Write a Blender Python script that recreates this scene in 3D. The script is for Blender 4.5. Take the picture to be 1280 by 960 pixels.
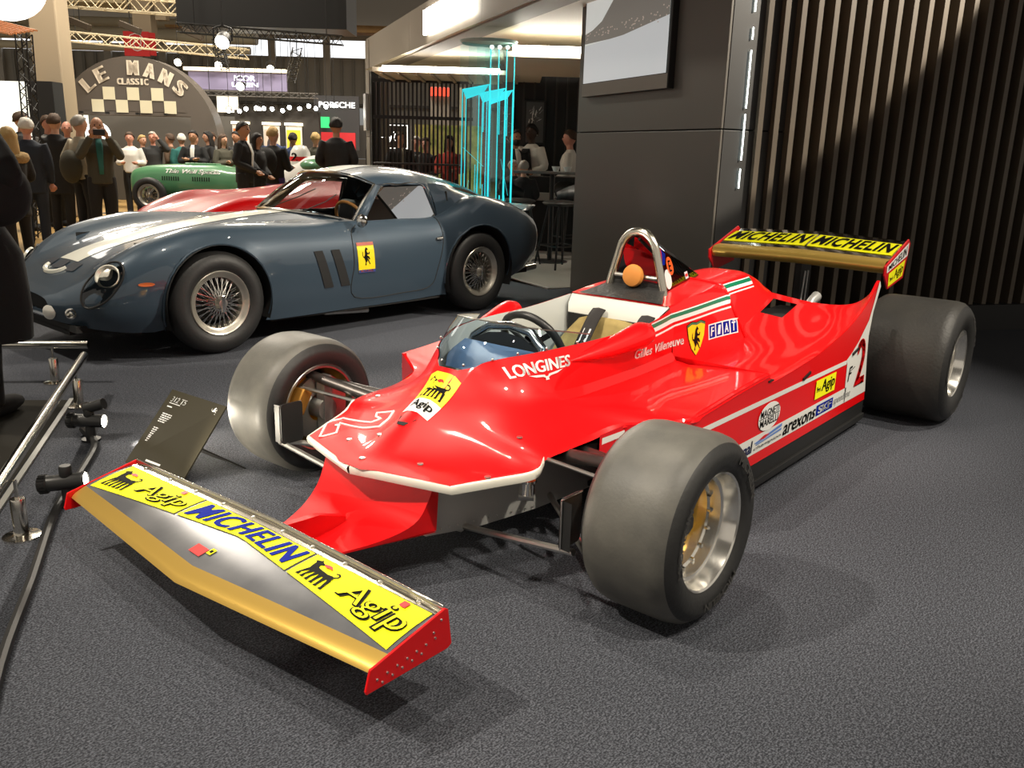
import bpy, bmesh, math, random
from mathutils import Vector, Matrix
from mathutils.bvhtree import BVHTree
random.seed(7)
for o in list(bpy.data.objects): bpy.data.objects.remove(o)
SC = bpy.context.scene
COL = SC.collection
V = Vector
PI = math.pi

# ------------------------------------------------------------------ camera
cam_d = bpy.data.cameras.new('camera')
cam_d.sensor_fit = 'HORIZONTAL'; cam_d.sensor_width = 36.0
cam_d.lens = 36.0 * 1071.33 / 1280.0
cam_d.clip_end = 200
cam = bpy.data.objects.new('camera', cam_d); COL.objects.link(cam)
_yaw, _pit, _rol = 0.68555, 0.26340, 0.02870
_fw = V((math.cos(_yaw)*math.cos(_pit), math.sin(_yaw)*math.cos(_pit), -math.sin(_pit)))
_r0 = V((math.sin(_yaw), -math.cos(_yaw), 0)); _u0 = _r0.cross(_fw)
_r = math.cos(_rol)*_r0 + math.sin(_rol)*_u0
_u = -math.sin(_rol)*_r0 + math.cos(_rol)*_u0
cam.matrix_world = Matrix(((_r.x,_u.x,-_fw.x,-2.1049),(_r.y,_u.y,-_fw.y,-1.9825),(_r.z,_u.z,-_fw.z,1.3066),(0,0,0,1)))
SC.camera = cam

# ------------------------------------------------------------------ light
vs = SC.view_settings
vs.view_transform = 'Standard'; vs.look = 'None'; vs.gamma = 1.0; vs.use_curve_mapping = False
vs.exposure = 0.1
w = bpy.data.worlds.new('hall_air'); SC.world = w; w.use_nodes = True
w.node_tree.nodes['Background'].inputs[0].default_value = (1.0, 0.90, 0.77, 1)
w.node_tree.nodes['Background'].inputs[1].default_value = 0.42

# the hall's own axes: lateral a (to the right), depth d, height z
HO = V((-2.1049, -1.9825, 0)); HR = V((0.6331, -0.7741, 0)); HF = V((0.7741, 0.6331, 0))
HYAW = math.atan2(HR.y, HR.x)
def H(a, d, z=0.0): return HO + HR*a + HF*d + V((0,0,z))

def spot(name, loc, target, power, angle=50, blend=.5, size=.06, color=(1,.88,.7)):
    l = bpy.data.lights.new(name, 'SPOT'); l.energy = power; l.color = color
    l.spot_size = math.radians(angle); l.spot_blend = blend; l.shadow_soft_size = size
    o = bpy.data.objects.new(name, l); COL.objects.link(o); o.location = loc
    o.rotation_euler = (V(target)-V(loc)).to_track_quat('-Z','Y').to_euler()
    return o
def area(name, loc, target, power, sx, sy, color=(1,.9,.75)):
    l = bpy.data.lights.new(name, 'AREA'); l.energy = power; l.color = color
    l.shape = 'RECTANGLE'; l.size = sx; l.size_y = sy
    o = bpy.data.objects.new(name, l); COL.objects.link(o); o.location = loc
    o.rotation_euler = (V(target)-V(loc)).to_track_quat('-Z','Y').to_euler()
    return o
WARM = (1.0, .90, .75)
# spot heads on the lighting truss above the stand
for i, (p, t, e, an) in enumerate([
    ((-3.2, 1.6, 4.6), (-.4, .2, .2), 900, 46),
    ((-1.0, -3.0, 4.8), (.3, -.4, .3), 620, 46),
    ((1.2, -4.0, 4.4), (1.6, -.6, .3), 700, 46),
    ((3.0, -2.8, 4.8), (2.8, -.2, .6), 640, 42),
    ((-1.8, 4.2, 4.8), (.6, 2.9, .5), 650, 48),
    ((.6, 1.2, 4.9), (1.2, 3.2, .5), 460, 50),
    ((3.2, 1.0, 4.9), (3.0, 3.2, .6), 420, 50),
    ((.2, .6, 5.0), (.6, -.3, .3), 360, 50),
    ((-2.6, -.6, 4.8), (-.8, -.2, .2), 360, 40),
    ]):
    spot('stand_truss_spot_%d_offscreen' % (i+1), p, t, e, an, .6, .07, WARM)
for i, (a, d) in enumerate(((-7.5, 15), (-4, 17.5), (-10, 22), (-1.5, 19))):
    area('hall_high_bay_%d_offscreen' % (i+1), H(a, d, 7.8), H(a, d, 0), 700, 1.2, 1.2, WARM)
spot('slat_wall_spot_offscreen', (5.6,-3.2,4.3), (4.15,.60,3.25), 2300, 47, .10, .04, WARM)

# ------------------------------------------------------------------ materials
MATS = {}
def mat(name, col, rough=.5, metal=0.0, coat=0.0, emit=None, es=0.0, trans=0.0, ior=1.45, alpha=1.0,
        noise=None, bump=None, spec=None, aniso=0):
    if name in MATS: return MATS[name]
    m = bpy.data.materials.new(name); m.use_nodes = True
    nt = m.node_tree; b = nt.nodes['Principled BSDF']
    c = tuple(col)+(1,) if len(col) == 3 else col
    b.inputs['Base Color'].default_value = c
    b.inputs['Roughness'].default_value = rough; b.inputs['Metallic'].default_value = metal
    b.inputs['Coat Weight'].default_value = coat; b.inputs['Coat Roughness'].default_value = .04
    b.inputs['IOR'].default_value = ior; b.inputs['Alpha'].default_value = alpha
    b.inputs['Transmission Weight'].default_value = trans
    if spec is not None: b.inputs['Specular IOR Level'].default_value = spec
    if emit: b.inputs['Emission Color'].default_value = tuple(emit)+(1,); b.inputs['Emission Strength'].default_value = es
    if noise or bump:
        tc = nt.nodes.new('ShaderNodeTexCoord'); mp = nt.nodes.new('ShaderNodeMapping')
        nt.links.new(tc.outputs['Object'], mp.inputs['Vector'])
    if noise:          # (scale, second colour, low, high)
        n = nt.nodes.new('ShaderNodeTexNoise'); n.inputs['Scale'].default_value = noise[0]; n.inputs['Detail'].default_value = 6
        r = nt.nodes.new('ShaderNodeValToRGB')
        r.color_ramp.elements[0].position = noise[2]; r.color_ramp.elements[1].position = noise[3]
        r.color_ramp.elements[0].color = c; r.color_ramp.elements[1].color = tuple(noise[1])+(1,)
        nt.links.new(mp.outputs[0], n.inputs['Vector']); nt.links.new(n.outputs['Fac'], r.inputs[0]); nt.links.new(r.outputs[0], b.inputs['Base Color'])
    if bump:           # (scale, strength)
        n2 = nt.nodes.new('ShaderNodeTexNoise'); n2.inputs['Scale'].default_value = bump[0]; n2.inputs['Detail'].default_value = 4
        bp_ = nt.nodes.new('ShaderNodeBump'); bp_.inputs['Strength'].default_value = bump[1]; bp_.inputs['Distance'].default_value = .01
        nt.links.new(mp.outputs[0], n2.inputs['Vector']); nt.links.new(n2.outputs['Fac'], bp_.inputs['Height']); nt.links.new(bp_.outputs[0], b.inputs['Normal'])
    MATS[name] = m; return m
def glass(name, tint=(1,1,1), mix=.1, rough=0.0):
    """thin pane: mostly clear, some mirror at grazing angles"""
    if name in MATS: return MATS[name]
    m = bpy.data.materials.new(name); m.use_nodes = True; nt = m.node_tree
    for n in list(nt.nodes): nt.nodes.remove(n)
    o = nt.nodes.new('ShaderNodeOutputMaterial'); mx = nt.nodes.new('ShaderNodeMixShader')
    t = nt.nodes.new('ShaderNodeBsdfTransparent'); g = nt.nodes.new('ShaderNodeBsdfGlossy')
    fr = nt.nodes.new('ShaderNodeFresnel'); fr.inputs[0].default_value = 1.5
    ad = nt.nodes.new('ShaderNodeMath'); ad.operation = 'ADD'; ad.inputs[1].default_value = mix; ad.use_clamp = True
    t.inputs[0].default_value = tuple(tint)+(1,); g.inputs['Roughness'].default_value = rough
    nt.links.new(fr.outputs[0], ad.inputs[0]); nt.links.new(ad.outputs[0], mx.inputs[0])
    nt.links.new(t.outputs[0], mx.inputs[1]); nt.links.new(g.outputs[0], mx.inputs[2]); nt.links.new(mx.outputs[0], o.inputs[0])
    MATS[name] = m; return m
RED = mat('red_paint', (.74,.003,.005), .38, coat=.6, spec=.25)
RED2 = mat('red_wing_paint', (.70,.006,.012), .3, coat=.8)
WHITE = mat('white_paint', (.78,.78,.74), .35, coat=.5)
BLACK = mat('black_plastic', (.012,.012,.012), .45)
BLACKM = mat('black_matt', (.01,.01,.01), .8)
BLACKP = mat('black_print', (.006,.006,.006), .55, spec=.08)
RUBBER = mat('tyre_rubber', (.020,.020,.020), .52, bump=(60,.12))
TREAD = mat('worn_tyre_tread', (.075,.073,.066), .48, noise=(9,(.12,.115,.10),.35,.75), bump=(120,.06))
TREADR = mat('rear_tyre_tread', (.032,.031,.029), .52, noise=(5,(.045,.043,.038),.4,.7), bump=(70,.15))
CHROME = mat('polished_aluminium', (.82,.80,.75), .12, 1)
STEEL = mat('brushed_steel', (.62,.60,.56), .3, 1)
ALU = mat('dull_aluminium', (.30,.30,.29), .42, .8, noise=(12,(.42,.41,.38),.35,.7))
GOLD = mat('gold_anodised', (.62,.40,.09), .33, .75)
GOLDH = mat('gold_hub', (.80,.45,.03), .3, .6)
DARKM = mat('dark_polished_metal', (.17,.175,.19), .24, .6, noise=(5,(.24,.245,.26),.4,.6))
GREYC = mat('grey_chassis', (.42,.42,.40), .5, .1)
YELLOW = mat('yellow_sticker', (.82,.80,.012), .5, spec=.12)
YELLOW2 = mat('golden_yellow_sticker', (.90,.66,.01), .4)
BLUEP = mat('blue_print', (.003,.014,.24), .55, spec=.06)
REDP = mat('red_print', (.62,.01,.01), .4)
GREENP = mat('green_stripe', (.0,.19,.09), .35, coat=.5)
WHITEP = mat('white_print', (.82,.82,.80), .4)

# ------------------------------------------------------------------ mesh helpers
class MB:
    def __init__(s): s.v = []; s.f = []; s.m = []
    def add(s, vs, fs, mi=0):
        b = len(s.v); s.v += [tuple(p) for p in vs]
        s.f += [tuple(b+i for i in f) for f in fs]; s.m += [mi]*len(fs); return s
    def box(s, c, size, rot=None, mi=0):
        c = V(c); hx, hy, hz = size[0]/2, size[1]/2, size[2]/2
        ps = [V((x,y,z)) for x in(-hx,hx) for y in(-hy,hy) for z in(-hz,hz)]
        if rot is not None: ps = [rot @ p for p in ps]
        return s.add([c+p for p in ps], [(0,1,3,2),(4,6,7,5),(0,4,5,1),(2,3,7,6),(0,2,6,4),(1,5,7,3)], mi)
    def bar(s, p, q, w, h=None, up=(0,0,1), mi=0):
        p, q = V(p), V(q); h = h or w; d = (q-p).normalized(); up = V(up)
        if abs(d.dot(up)) > .99: up = V((1,0,0))
        x = d.cross(up).normalized()*w/2; y = x.cross(d).normalized()*h/2
        ps = [a+k for a in(p,q) for k in(x+y,-x+y,-x-y,x-y)]
        return s.add(ps, [(3,2,1,0),(4,5,6,7)]+[(i,(i+1)%4,4+(i+1)%4,4+i) for i in range(4)], mi)
    def tube(s, path, r, n=8, closed=False, caps=True, mi=0, sq=1.0):
        path = [V(p) for p in path]; N = len(path); rs = r if isinstance(r,(list,tuple)) else [r]*N
        up = None; vs = []
        for i in range(N):
            a = path[(i-1)%N] if (closed or i > 0) else path[i]; b = path[(i+1)%N] if (closed or i < N-1) else path[i]
            t = (b-a).normalized()
            if up is None: up = t.orthogonal().normalized()
            up = (up - t*up.dot(t))
            up = up.normalized() if up.length > 1e-6 else t.orthogonal().normalized()
            sd = t.cross(up)
            vs += [path[i]+(up*math.cos(2*PI*k/n)+sd*math.sin(2*PI*k/n)*sq)*rs[i] for k in range(n)]
        fs = [(i*n+k, i*n+(k+1)%n, ((i+1)%N)*n+(k+1)%n, ((i+1)%N)*n+k) for i in range(N if closed else N-1) for k in range(n)]
        if caps and not closed: fs += [tuple(range(n-1,-1,-1)), tuple((N-1)*n+k for k in range(n))]
        return s.add(vs, fs, mi)
    def lathe(s, prof, o, ax, n=32, mi=0, mis=None, a0=0, a1=None):
        """prof: (radius, distance along axis)"""
        o = V(o); ax = V(ax).normalized(); e = ax.orthogonal().normalized()
        if abs(ax.z) < .9: e = (V((0,0,1))-ax*ax.z).normalized()
        g = ax.cross(e); full = a1 is None; a1 = 2*PI if full else a1
        m = n if full else n+1; vs = []
        for r, h in prof:
            vs += [o+ax*h+(e*math.cos(a0+(a1-a0)*k/n)+g*math.sin(a0+(a1-a0)*k/n))*r for k in range(m)]
        for i in range(len(prof)-1):
            b = len(s.v) if i == 0 else None
        base = len(s.v); s.v += [tuple(p) for p in vs]
        for i in range(len(prof)-1):
            for k in range(n):
                k2 = (k+1) % m
                s.f.append((base+i*m+k, base+i*m+k2, base+(i+1)*m+k2, base+(i+1)*m+k)); s.m.append(mis[i] if mis else mi)
        return s
    def grid(s, P, mi=0, close=False):
        R, C_ = len(P), len(P[0]); vs = [p for row in P for p in row]
        fs = [(i*C_+j, i*C_+(j+1)%C_, (i+1)*C_+(j+1)%C_, (i+1)*C_+j) for i in range(R-1) for j in range(C_ if close else C_-1)]
        return s.add(vs, fs, mi)
    def prism(s, poly, o, ex, ey, depth, mi=0):
        """poly 2D in plane (ex, ey) at o, extruded along ex x ey by depth"""
        o, ex, ey = V(o), V(ex), V(ey); n = ex.cross(ey).normalized()*depth; N = len(poly)
        a = [o+ex*x+ey*y for x, y in poly]; b = [p+n for p in a]
        return s.add(a+b, [tuple(range(N-1,-1,-1)), tuple(range(N,2*N))]+[(i,(i+1)%N,N+(i+1)%N,N+i) for i in range(N)], mi)
    def ball(s, c, r, n=12, m=8, mi=0, sc=(1,1,1), rot=None):
        c = V(c); P = []
        for i in range(m+1):
            t = PI*i/m
            row = [V((math.sin(t)*math.cos(2*PI*k/n)*sc[0], math.sin(t)*math.sin(2*PI*k/n)*sc[1], math.cos(t)*sc[2]))*r for k in range(n)]
            P.append([c+(rot @ p if rot is not None else p) for p in row])
        return s.grid(P, mi, True)
    def mesh(s, name, mats, smooth=40):
        me = bpy.data.meshes.new(name); me.from_pydata([tuple(p) for p in s.v], [], s.f)
        ms = mats if isinstance(mats,(list,tuple)) else [mats]
        for m in ms: me.materials.append(m)
        me.polygons.foreach_set('material_index', s.m)
        bm = bmesh.new(); bm.from_mesh(me); bmesh.ops.remove_doubles(bm, verts=bm.verts, dist=1e-5)
        bmesh.ops.recalc_face_normals(bm, faces=bm.faces); bm.to_mesh(me); bm.free()
        if smooth:
            me.polygons.foreach_set('use_smooth', [True]*len(me.polygons)); me.set_sharp_from_angle(angle=math.radians(smooth))
        me.update(); return me
    def build(s, name, mats, parent=None, smooth=40, bevel=0, sub=0, solid=0):
        o = bpy.data.objects.new(name, s.mesh(name, mats, smooth)); COL.objects.link(o)
        if parent is not None: o.parent = parent
        if solid:
            md = o.modifiers.new('thickness','SOLIDIFY'); md.thickness = solid; md.offset = 0
        if bevel:
            md = o.modifiers.new('edge','BEVEL'); md.width = bevel; md.segments = 2; md.limit_method = 'ANGLE'; md.angle_limit = math.radians(50)
        if sub:
            md = o.modifiers.new('round','SUBSURF'); md.levels = sub; md.render_levels = sub
        return o
def tag(o, label=None, cat=None, group=None, kind=None):
    if label: o['label'] = label
    if cat: o['category'] = cat
    if group: o['group'] = group
    if kind: o['kind'] = kind
    return o
def thing(name, label, cat, loc=(0,0,0), rz=0, group=None):
    o = bpy.data.objects.new(name, None); COL.objects.link(o); o.empty_display_size = .1
    o.location = loc; o.rotation_euler = (0,0,rz); return tag(o, label, cat, group)
def copy_tree(o, parent=None):
    c = o.copy(); COL.objects.link(c); c.parent = parent
    for ch in list(o.children): copy_tree(ch, c)
    return c
def cr(P, n, closed=False):
    """Catmull-Rom through points (tuples of any length), n steps per span"""
    P = [tuple(p) for p in P]; N = len(P); out = []
    def g(i): return P[i % N] if closed else P[min(max(i,0),N-1)]
    for i in range(N if closed else N-1):
        a, b, c, d = g(i-1), g(i), g(i+1), g(i+2)
        if not closed and i == 0: a = tuple(2*x-y for x, y in zip(b,c))
        if not closed and i == N-2: d = tuple(2*x-y for x, y in zip(c,b))
        for k in range(n):
            t = k/n
            out.append(tuple(.5*((2*q)+(-p+r)*t+(2*p-5*q+4*r-s_)*t*t+(-p+3*q-3*r+s_)*t**3) for p, q, r, s_ in zip(a,b,c,d)))
    if not closed: out.append(P[-1])
    return out
def surf(ctrl, nu=4, nv=4):
    """tensor Catmull-Rom patch from rows of 3D control points"""
    rows = [cr(r, nv) for r in ctrl]; cols = [cr([r[j] for r in rows], nu) for j in range(len(rows[0]))]
    return [[cols[j][i] for j in range(len(cols))] for i in range(len(cols[0]))]
def lin(a, b, t): return tuple(x+(y-x)*t for x, y in zip(a,b))
def arc(c, r, a0, a1, n): return [(c[0]+r*math.cos(a0+(a1-a0)*i/n), c[1]+r*math.sin(a0+(a1-a0)*i/n)) for i in range(n+1)]
def rrect(x0, y0, x1, y1, r, n=3):
    return arc((x1-r,y0+r),r,-PI/2,0,n)+arc((x1-r,y1-r),r,0,PI/2,n)+arc((x0+r,y1-r),r,PI/2,PI,n)+arc((x0+r,y0+r),r,PI,1.5*PI,n)
_TX = {}
def text_shape(s, bold=0.0, shear=0.0, space=1.0):
    """outline lettering as flat verts/faces in a 0..1 box"""
    k = (s,bold,shear,space)
    if k in _TX: return _TX[k]
    cu = bpy.data.curves.new('lettering','FONT'); cu.body = s; cu.offset = bold; cu.shear = shear; cu.space_character = space; cu.resolution_u = 3
    o = bpy.data.objects.new('lettering', cu); COL.objects.link(o)
    dg = bpy.context.evaluated_depsgraph_get(); e = o.evaluated_get(dg); me = e.to_mesh()
    vs = [(v.co.x, v.co.y) for v in me.vertices]; fs = [tuple(p.vertices) for p in me.polygons]
    e.to_mesh_clear(); bpy.data.objects.remove(o); bpy.data.curves.remove(cu)
    x0 = min(v[0] for v in vs); x1 = max(v[0] for v in vs); y0 = min(v[1] for v in vs); y1 = max(v[1] for v in vs)
    _TX[k] = ([((x-x0)/(x1-x0), (y-y0)/(y1-y0)) for x, y in vs], fs, (x1-x0)/(y1-y0)); return _TX[k]
class Quad:
    """flat print area: unit square -> bilinear patch a(0,0) b(1,0) c(1,1) d(0,1), optionally laid onto a surface"""
    def __init__(s, a, b, c, d, onto=None, ray=None, off=.002):
        s.q = [V(a),V(b),V(c),V(d)]; s.onto = onto; s.off = off
        s.n = (s.q[1]-s.q[0]).cross(s.q[3]-s.q[0]).normalized(); s.ray = V(ray).normalized() if ray is not None else -s.n
    def at(s, u, v, lift=0):
        a, b, c, d = s.q; p = a*(1-u)*(1-v)+b*u*(1-v)+c*u*v+d*(1-u)*v
        if s.onto:
            h = s.onto.ray_cast(p-s.ray*.3, s.ray)
            if h[0] is None: h = s.onto.find_nearest(p)
            return h[0]-s.ray*(s.off+lift)
        return p+s.n*(s.off+lift)
    def sub(s, u0, v0, u1, v1):
        a, b, c, d = s.q
        f = lambda u, v: a*(1-u)*(1-v)+b*u*(1-v)+c*u*v+d*(1-u)*v
        return Quad(f(u0,v0), f(u1,v0), f(u1,v1), f(u0,v1), s.onto, s.ray if s.onto else None, s.off)
    def plate(s, mb, mi=0, n=6, lift=0):
        return mb.grid([[s.at(i/n,j/n,lift) for j in range(n+1)] for i in range(n+1)], mi)
    def poly(s, mb, pts, mi=0, lift=.0006):
        return mb.add([s.at(u,v,lift) for u, v in pts], [tuple(range(len(pts)))], mi)
    def text(s, mb, t, u0=0, v0=0, u1=1, v1=1, mi=0, bold=0, shear=0, lift=.0008, space=1.0):
        vs_, fs, asp = text_shape(t, max(-.012,min(bold,.012)), shear, space); k = max(0,bold-.008)
        for dx in ((0,) if k == 0 else (-1,-.33,.33,1)):
            sx = dx*k/asp; sq = 1-2*k/asp
            mb.add([s.at(u0+(sx+k/asp+x*sq)*(u1-u0), v0+y*(v1-v0), lift) for x, y in vs_], fs, mi)
        return mb
def bvh_of(*objs):
    vs_, fs = [], []
    for o in objs:
        b = len(vs_); vs_ += [o.matrix_world @ v.co for v in o.data.vertices]; fs += [tuple(b+i for i in p.vertices) for p in o.data.polygons]
    return BVHTree.FromPolygons(vs_, fs)
# ================================================================== floors and walls
def carpet():
    m = bpy.data.materials.new('charcoal_carpet'); m.use_nodes = True; nt = m.node_tree; b = nt.nodes['Principled BSDF']
    b.inputs['Roughness'].default_value = .92; b.inputs['Specular IOR Level'].default_value = .2
    tc = nt.nodes.new('ShaderNodeTexCoord'); mp = nt.nodes.new('ShaderNodeMapping'); mp.inputs['Scale'].default_value = (34,165,1); mp.inputs['Rotation'].default_value = (0,0,.35)
    n = nt.nodes.new('ShaderNodeTexNoise'); n.inputs['Scale'].default_value = 1.6; n.inputs['Detail'].default_value = 5; n.inputs['Roughness'].default_value = .75
    n2 = nt.nodes.new('ShaderNodeTexNoise'); n2.inputs['Scale'].default_value = 190; n2.inputs['Detail'].default_value = 2
    mx = nt.nodes.new('ShaderNodeMath'); mx.operation = 'MULTIPLY'
    r = nt.nodes.new('ShaderNodeValToRGB'); r.color_ramp.elements[0].position = .19; r.color_ramp.elements[1].position = .36
    r.color_ramp.elements[0].color = (.020,.022,.028,1); r.color_ramp.elements[1].color = (.115,.123,.146,1)
    bu = nt.nodes.new('ShaderNodeBump'); bu.inputs['Strength'].default_value = .7; bu.inputs['Distance'].default_value = .004
    L = nt.links.new
    L(tc.outputs['Object'],mp.inputs[0]); L(mp.outputs[0],n.inputs['Vector']); L(tc.outputs['Object'],n2.inputs['Vector'])
    L(n.outputs['Fac'],mx.inputs[0]); L(n2.outputs['Fac'],mx.inputs[1]); L(mx.outputs[0],r.inputs[0]); L(r.outputs[0],b.inputs['Base Color']); L(mx.outputs[0],bu.inputs['Height']); L(bu.outputs[0],b.inputs['Normal'])
    return m
mb = MB(); mb.add([(-6,-8,0),(9,-8,0),(9,2.2,0),(4.7,3.15,0),(5.6,6.9,0),(-6,6.9,0)],[(0,1,2,3,4,5)])
tag(mb.build('floor', carpet(), None, 0), kind='structure')
mb = MB(); mb.add([(-6,6.9,0),(5.6,6.9,0),(5.6,6.9,-.162),(-6,6.9,-.162)],[(0,1,2,3)]); tag(mb.build('trim_3', BLACK, None, 0), kind='structure')
mb = MB(); mb.add([H(-7.9,16.3,.0),H(-3.2,14.2,.0),H(-1.9,16.6,.0),H(-6.5,18.6,.0)],[(0,1,2,3)]); tag(mb.build('floor', carpet(), None, 0), kind='structure')
WOODF = mat('hall_floor_boards',(.42,.27,.10),.45,noise=(3,(.34,.21,.07),.35,.7))
mb = MB(); mb.add([H(-30,5,-.162),H(14,5,-.162),H(14,60,-.162),H(-30,60,-.162)],[(0,1,2,3)]); tag(mb.build('floor', WOODF, None, 0), kind='structure')
mb = MB(); mb.add([(4.72,3.16,.006),(5.35,4.75,.006),(6.2,7.0,.006),(8.5,12,.006),(15,9,.006),(9,1.5,.006)],[(0,1,2,3,4,5)]); tag(mb.build('floor', mat('lounge_grey_floor',(.40,.385,.35),.35), None, 0), kind='structure')
mb = MB(); mb.bar((4.72,3.16,.006),(5.35,4.75,.006),.03,.012); tag(mb.build('trim_1', WHITE, None, 0), kind='structure')
def hbox(mb, a0, a1, d0, d1, z0, z1, mi=0):
    return mb.box(H((a0+a1)/2,(d0+d1)/2,(z0+z1)/2),(abs(a1-a0),abs(d1-d0),abs(z1-z0)),Matrix.Rotation(HYAW,3,'Z'),mi)
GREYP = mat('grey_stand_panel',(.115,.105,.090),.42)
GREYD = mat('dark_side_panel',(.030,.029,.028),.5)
# pillar in front of the lounge: face from PA (near, right) to PB (far, left)
PA, PB = V((3.74,.945,0)), V((4.86,3.0,0)); PD = (PB-PA).normalized(); PN = V((-PD.y,PD.x,0)); PL = (PB-PA).length   # PN looks out of the visible face
PI_ = -PN
rt = tag(bpy.data.objects.new('wall_pillar', None), kind='structure'); COL.objects.link(rt)
def pbox(mb, s0, s1, k0, k1, z0, z1, mi=0):
    """along the face s, inward depth k"""
    c = PA+PD*(s0+s1)/2+PI_*(k0+k1)/2+V((0,0,(z0+z1)/2)); return mb.box(c,(s1-s0,k1-k0,z1-z0),Matrix.Rotation(math.atan2(PD.y,PD.x),3,'Z'),mi)
for z0, z1 in ((0,1.505),(1.515,4.4)):
    mb = MB(); pbox(mb,.0,PL,0,.02,z0,z1); mb.build('front_panel', GREYP, rt, 0, .003)
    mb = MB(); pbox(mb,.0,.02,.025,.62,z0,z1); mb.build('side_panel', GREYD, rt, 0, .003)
mb = MB(); pbox(mb,.02,PL-.02,.02,.60,0,4.4); mb.build('pillar_core', BLACKM, rt, 0)
mb = MB(); pbox(mb,PL-.02,PL,.02,.62,0,4.4); mb.build('side_panel', GREYP, rt, 0)
# slatted wall to the right of the pillar
W0 = V((3.87,.80,0)); WD = V((.812,-.584,0)); WN = V((-.584,-.812,0)); WYAW = math.atan2(WD.y,WD.x)
wr = tag(bpy.data.objects.new('wall_right', None), kind='structure'); COL.objects.link(wr)
def wbox(mb, s0, s1, k0, k1, z0, z1, mi=0):
    c = W0+WD*(s0+s1)/2+WN*(k0+k1)/2+V((0,0,(z0+z1)/2)); return mb.box(c,(s1-s0,abs(k1-k0),z1-z0),Matrix.Rotation(WYAW,3,'Z'),mi)
SLAT = mat('brown_slat',(.085,.066,.046),.5,noise=(2.5,(.11,.088,.064),.35,.7)); 
mb = MB(); wbox(mb,.1,6.0,-.30,-.24,0,4.6); mb.build('wall_backing', SLAT, wr, 0)
mb = MB(); wbox(mb,0,.040,-.20,.0,.20,4.6); sl = mb.mesh('slat', SLAT, 0)
for k in range(44):
    o = bpy.data.objects.new('slat', sl); COL.objects.link(o); o.parent = wr; o.location = WD*(.10+.130*k)-WN*.04
mb = MB(); wbox(mb,.05,6.0,-.24,.01,0,.21); mb.build('plinth', mat('plinth_black',(.012,.012,.013),.5), wr, 0)
# glowing bars added for light leaking through the pillar and slat gap
for z0, z1 in ((1.10,1.24),(1.30,1.62),(1.66,2.05),(2.12,2.2),(2.3,3.4)):
    p = PA+PI_*.19-PD*.012; mb = MB(); mb.bar(p+V((0,0,z0)),p+V((0,0,z1)),.007,.007); tag(mb.build('gap_glow_bar', mat('gap_leak_glow',(1,1,1),.5,emit=(.85,1,.97),es=5), None, 0), 'thin white light strip in the gap beside the grey pillar', 'light', 'light strips beside the pillar')
# screen on the pillar
tv = thing('wall_screen', 'large flat screen on the grey pillar showing a mountain lake', 'screen', PA+PD*1.41+PN*.04+V((0,0,1.82)))
def tvp(s, z, k=.0): return PD*(s-1.41)+PN*k+V((0,0,z-1.82))
S0, S1 = .667, 2.16
mb = MB(); c = tvp((S0+S1)/2,2.29,-.012); mb.box(c,(S1-S0,.06,.94),Matrix.Rotation(math.atan2(PD.y,PD.x),3,'Z')); mb.build('screen_frame', BLACK, tv, 0, .006)
mb = MB(); mb.add([tvp(S0+.005,1.822,.021),tvp(S1-.005,1.822,.021),tvp(S1-.005,1.93,.021),tvp(S0+.005,1.93,.021)],[(3,2,1,0)]); mb.build('lower_bezel', mat('brown_grey_bezel',(.17,.145,.12),.4), tv, 0)
q = Quad(tvp(S1-.03,1.935,.022),tvp(S0+.03,1.935,.022),tvp(S0+.03,2.74,.022),tvp(S1-.03,2.74,.022),off=.0)
def glow(n, c, e=.75): return mat(n, c, .3, emit=c, es=e)
mb = MB(); q.plate(mb,0,1); q.poly(mb,[(0,.52),(.10,.55),(.22,.62),(.40,.86),(.55,1),(1,1),(1,.46),(.5,.42),(0,.42)],1,.001); q.poly(mb,[(0,0),(1,0),(1,.52),(.5,.43),(0,.40)],2,.0015)
random.seed(3)
for k in range(60):
    u = random.random(); v = .45+.08*random.random()+(.10*u*random.random()); q.poly(mb,[(u,v),(u+.012,v),(u+.012,v+.012),(u,v+.012)],3,.002)
mb.build('screen_picture', [glow('screen_sky',(.50,.52,.50)),glow('screen_mountain',(.13,.12,.105)),glow('screen_lake',(.42,.44,.45)),glow('screen_houses',(.34,.28,.24))], tv, 0)
mb = MB(); mb.add([(-9,-10,6.3),(9,-10,6.3),(9,7.5,6.3),(-9,7.5,6.3)],[(0,1,2,3)]); tag(mb.build('stand_light_blocker', mat('blocker_black',(.02,.02,.02),.8), None, 0), kind='structure')  # unseen black sheet added over the stand to block world light
# ================================================================== red formula racing car
F1 = thing('formula_racing_car', 'red open-wheel racing car with front and rear wings parked on dark carpet', 'race car')
def mir(p): return (p[0], -p[1], p[2])
DOG = [[(.14,.40),(.10,.62),(.08,.80),(.02,.84),(.06,.90),(.14,.93),(.17,1.0),(.21,.92),(.27,.88),(.33,.86),(.31,.80),(.25,.77),(.27,.66),(.36,.62),(.66,.58),(.80,.62),(.88,.54),(.86,.40),(.66,.40),(.44,.42),(.28,.38)]]
for x0, x1 in ((.17,.02),(.28,.17),(.42,.33),(.55,.50),(.70,.66),(.84,.84)):
    DOG.append([(x0-.05,.46),(x0+.06,.44),(x1+.08,.18),(x1+.10,.02),(x1,.0),(x1+.02,.10)])
DOG.append([(.86,.56),(.93,.64),(.94,.76),(.86,.82),(.78,.78),(.79,.74),(.86,.77),(.90,.73),(.89,.66),(.82,.60)])
FLAME = [(.33,.84),(.42,.90),(.54,.90),(.64,.78),(.52,.80),(.44,.76),(.36,.80)]
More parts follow.
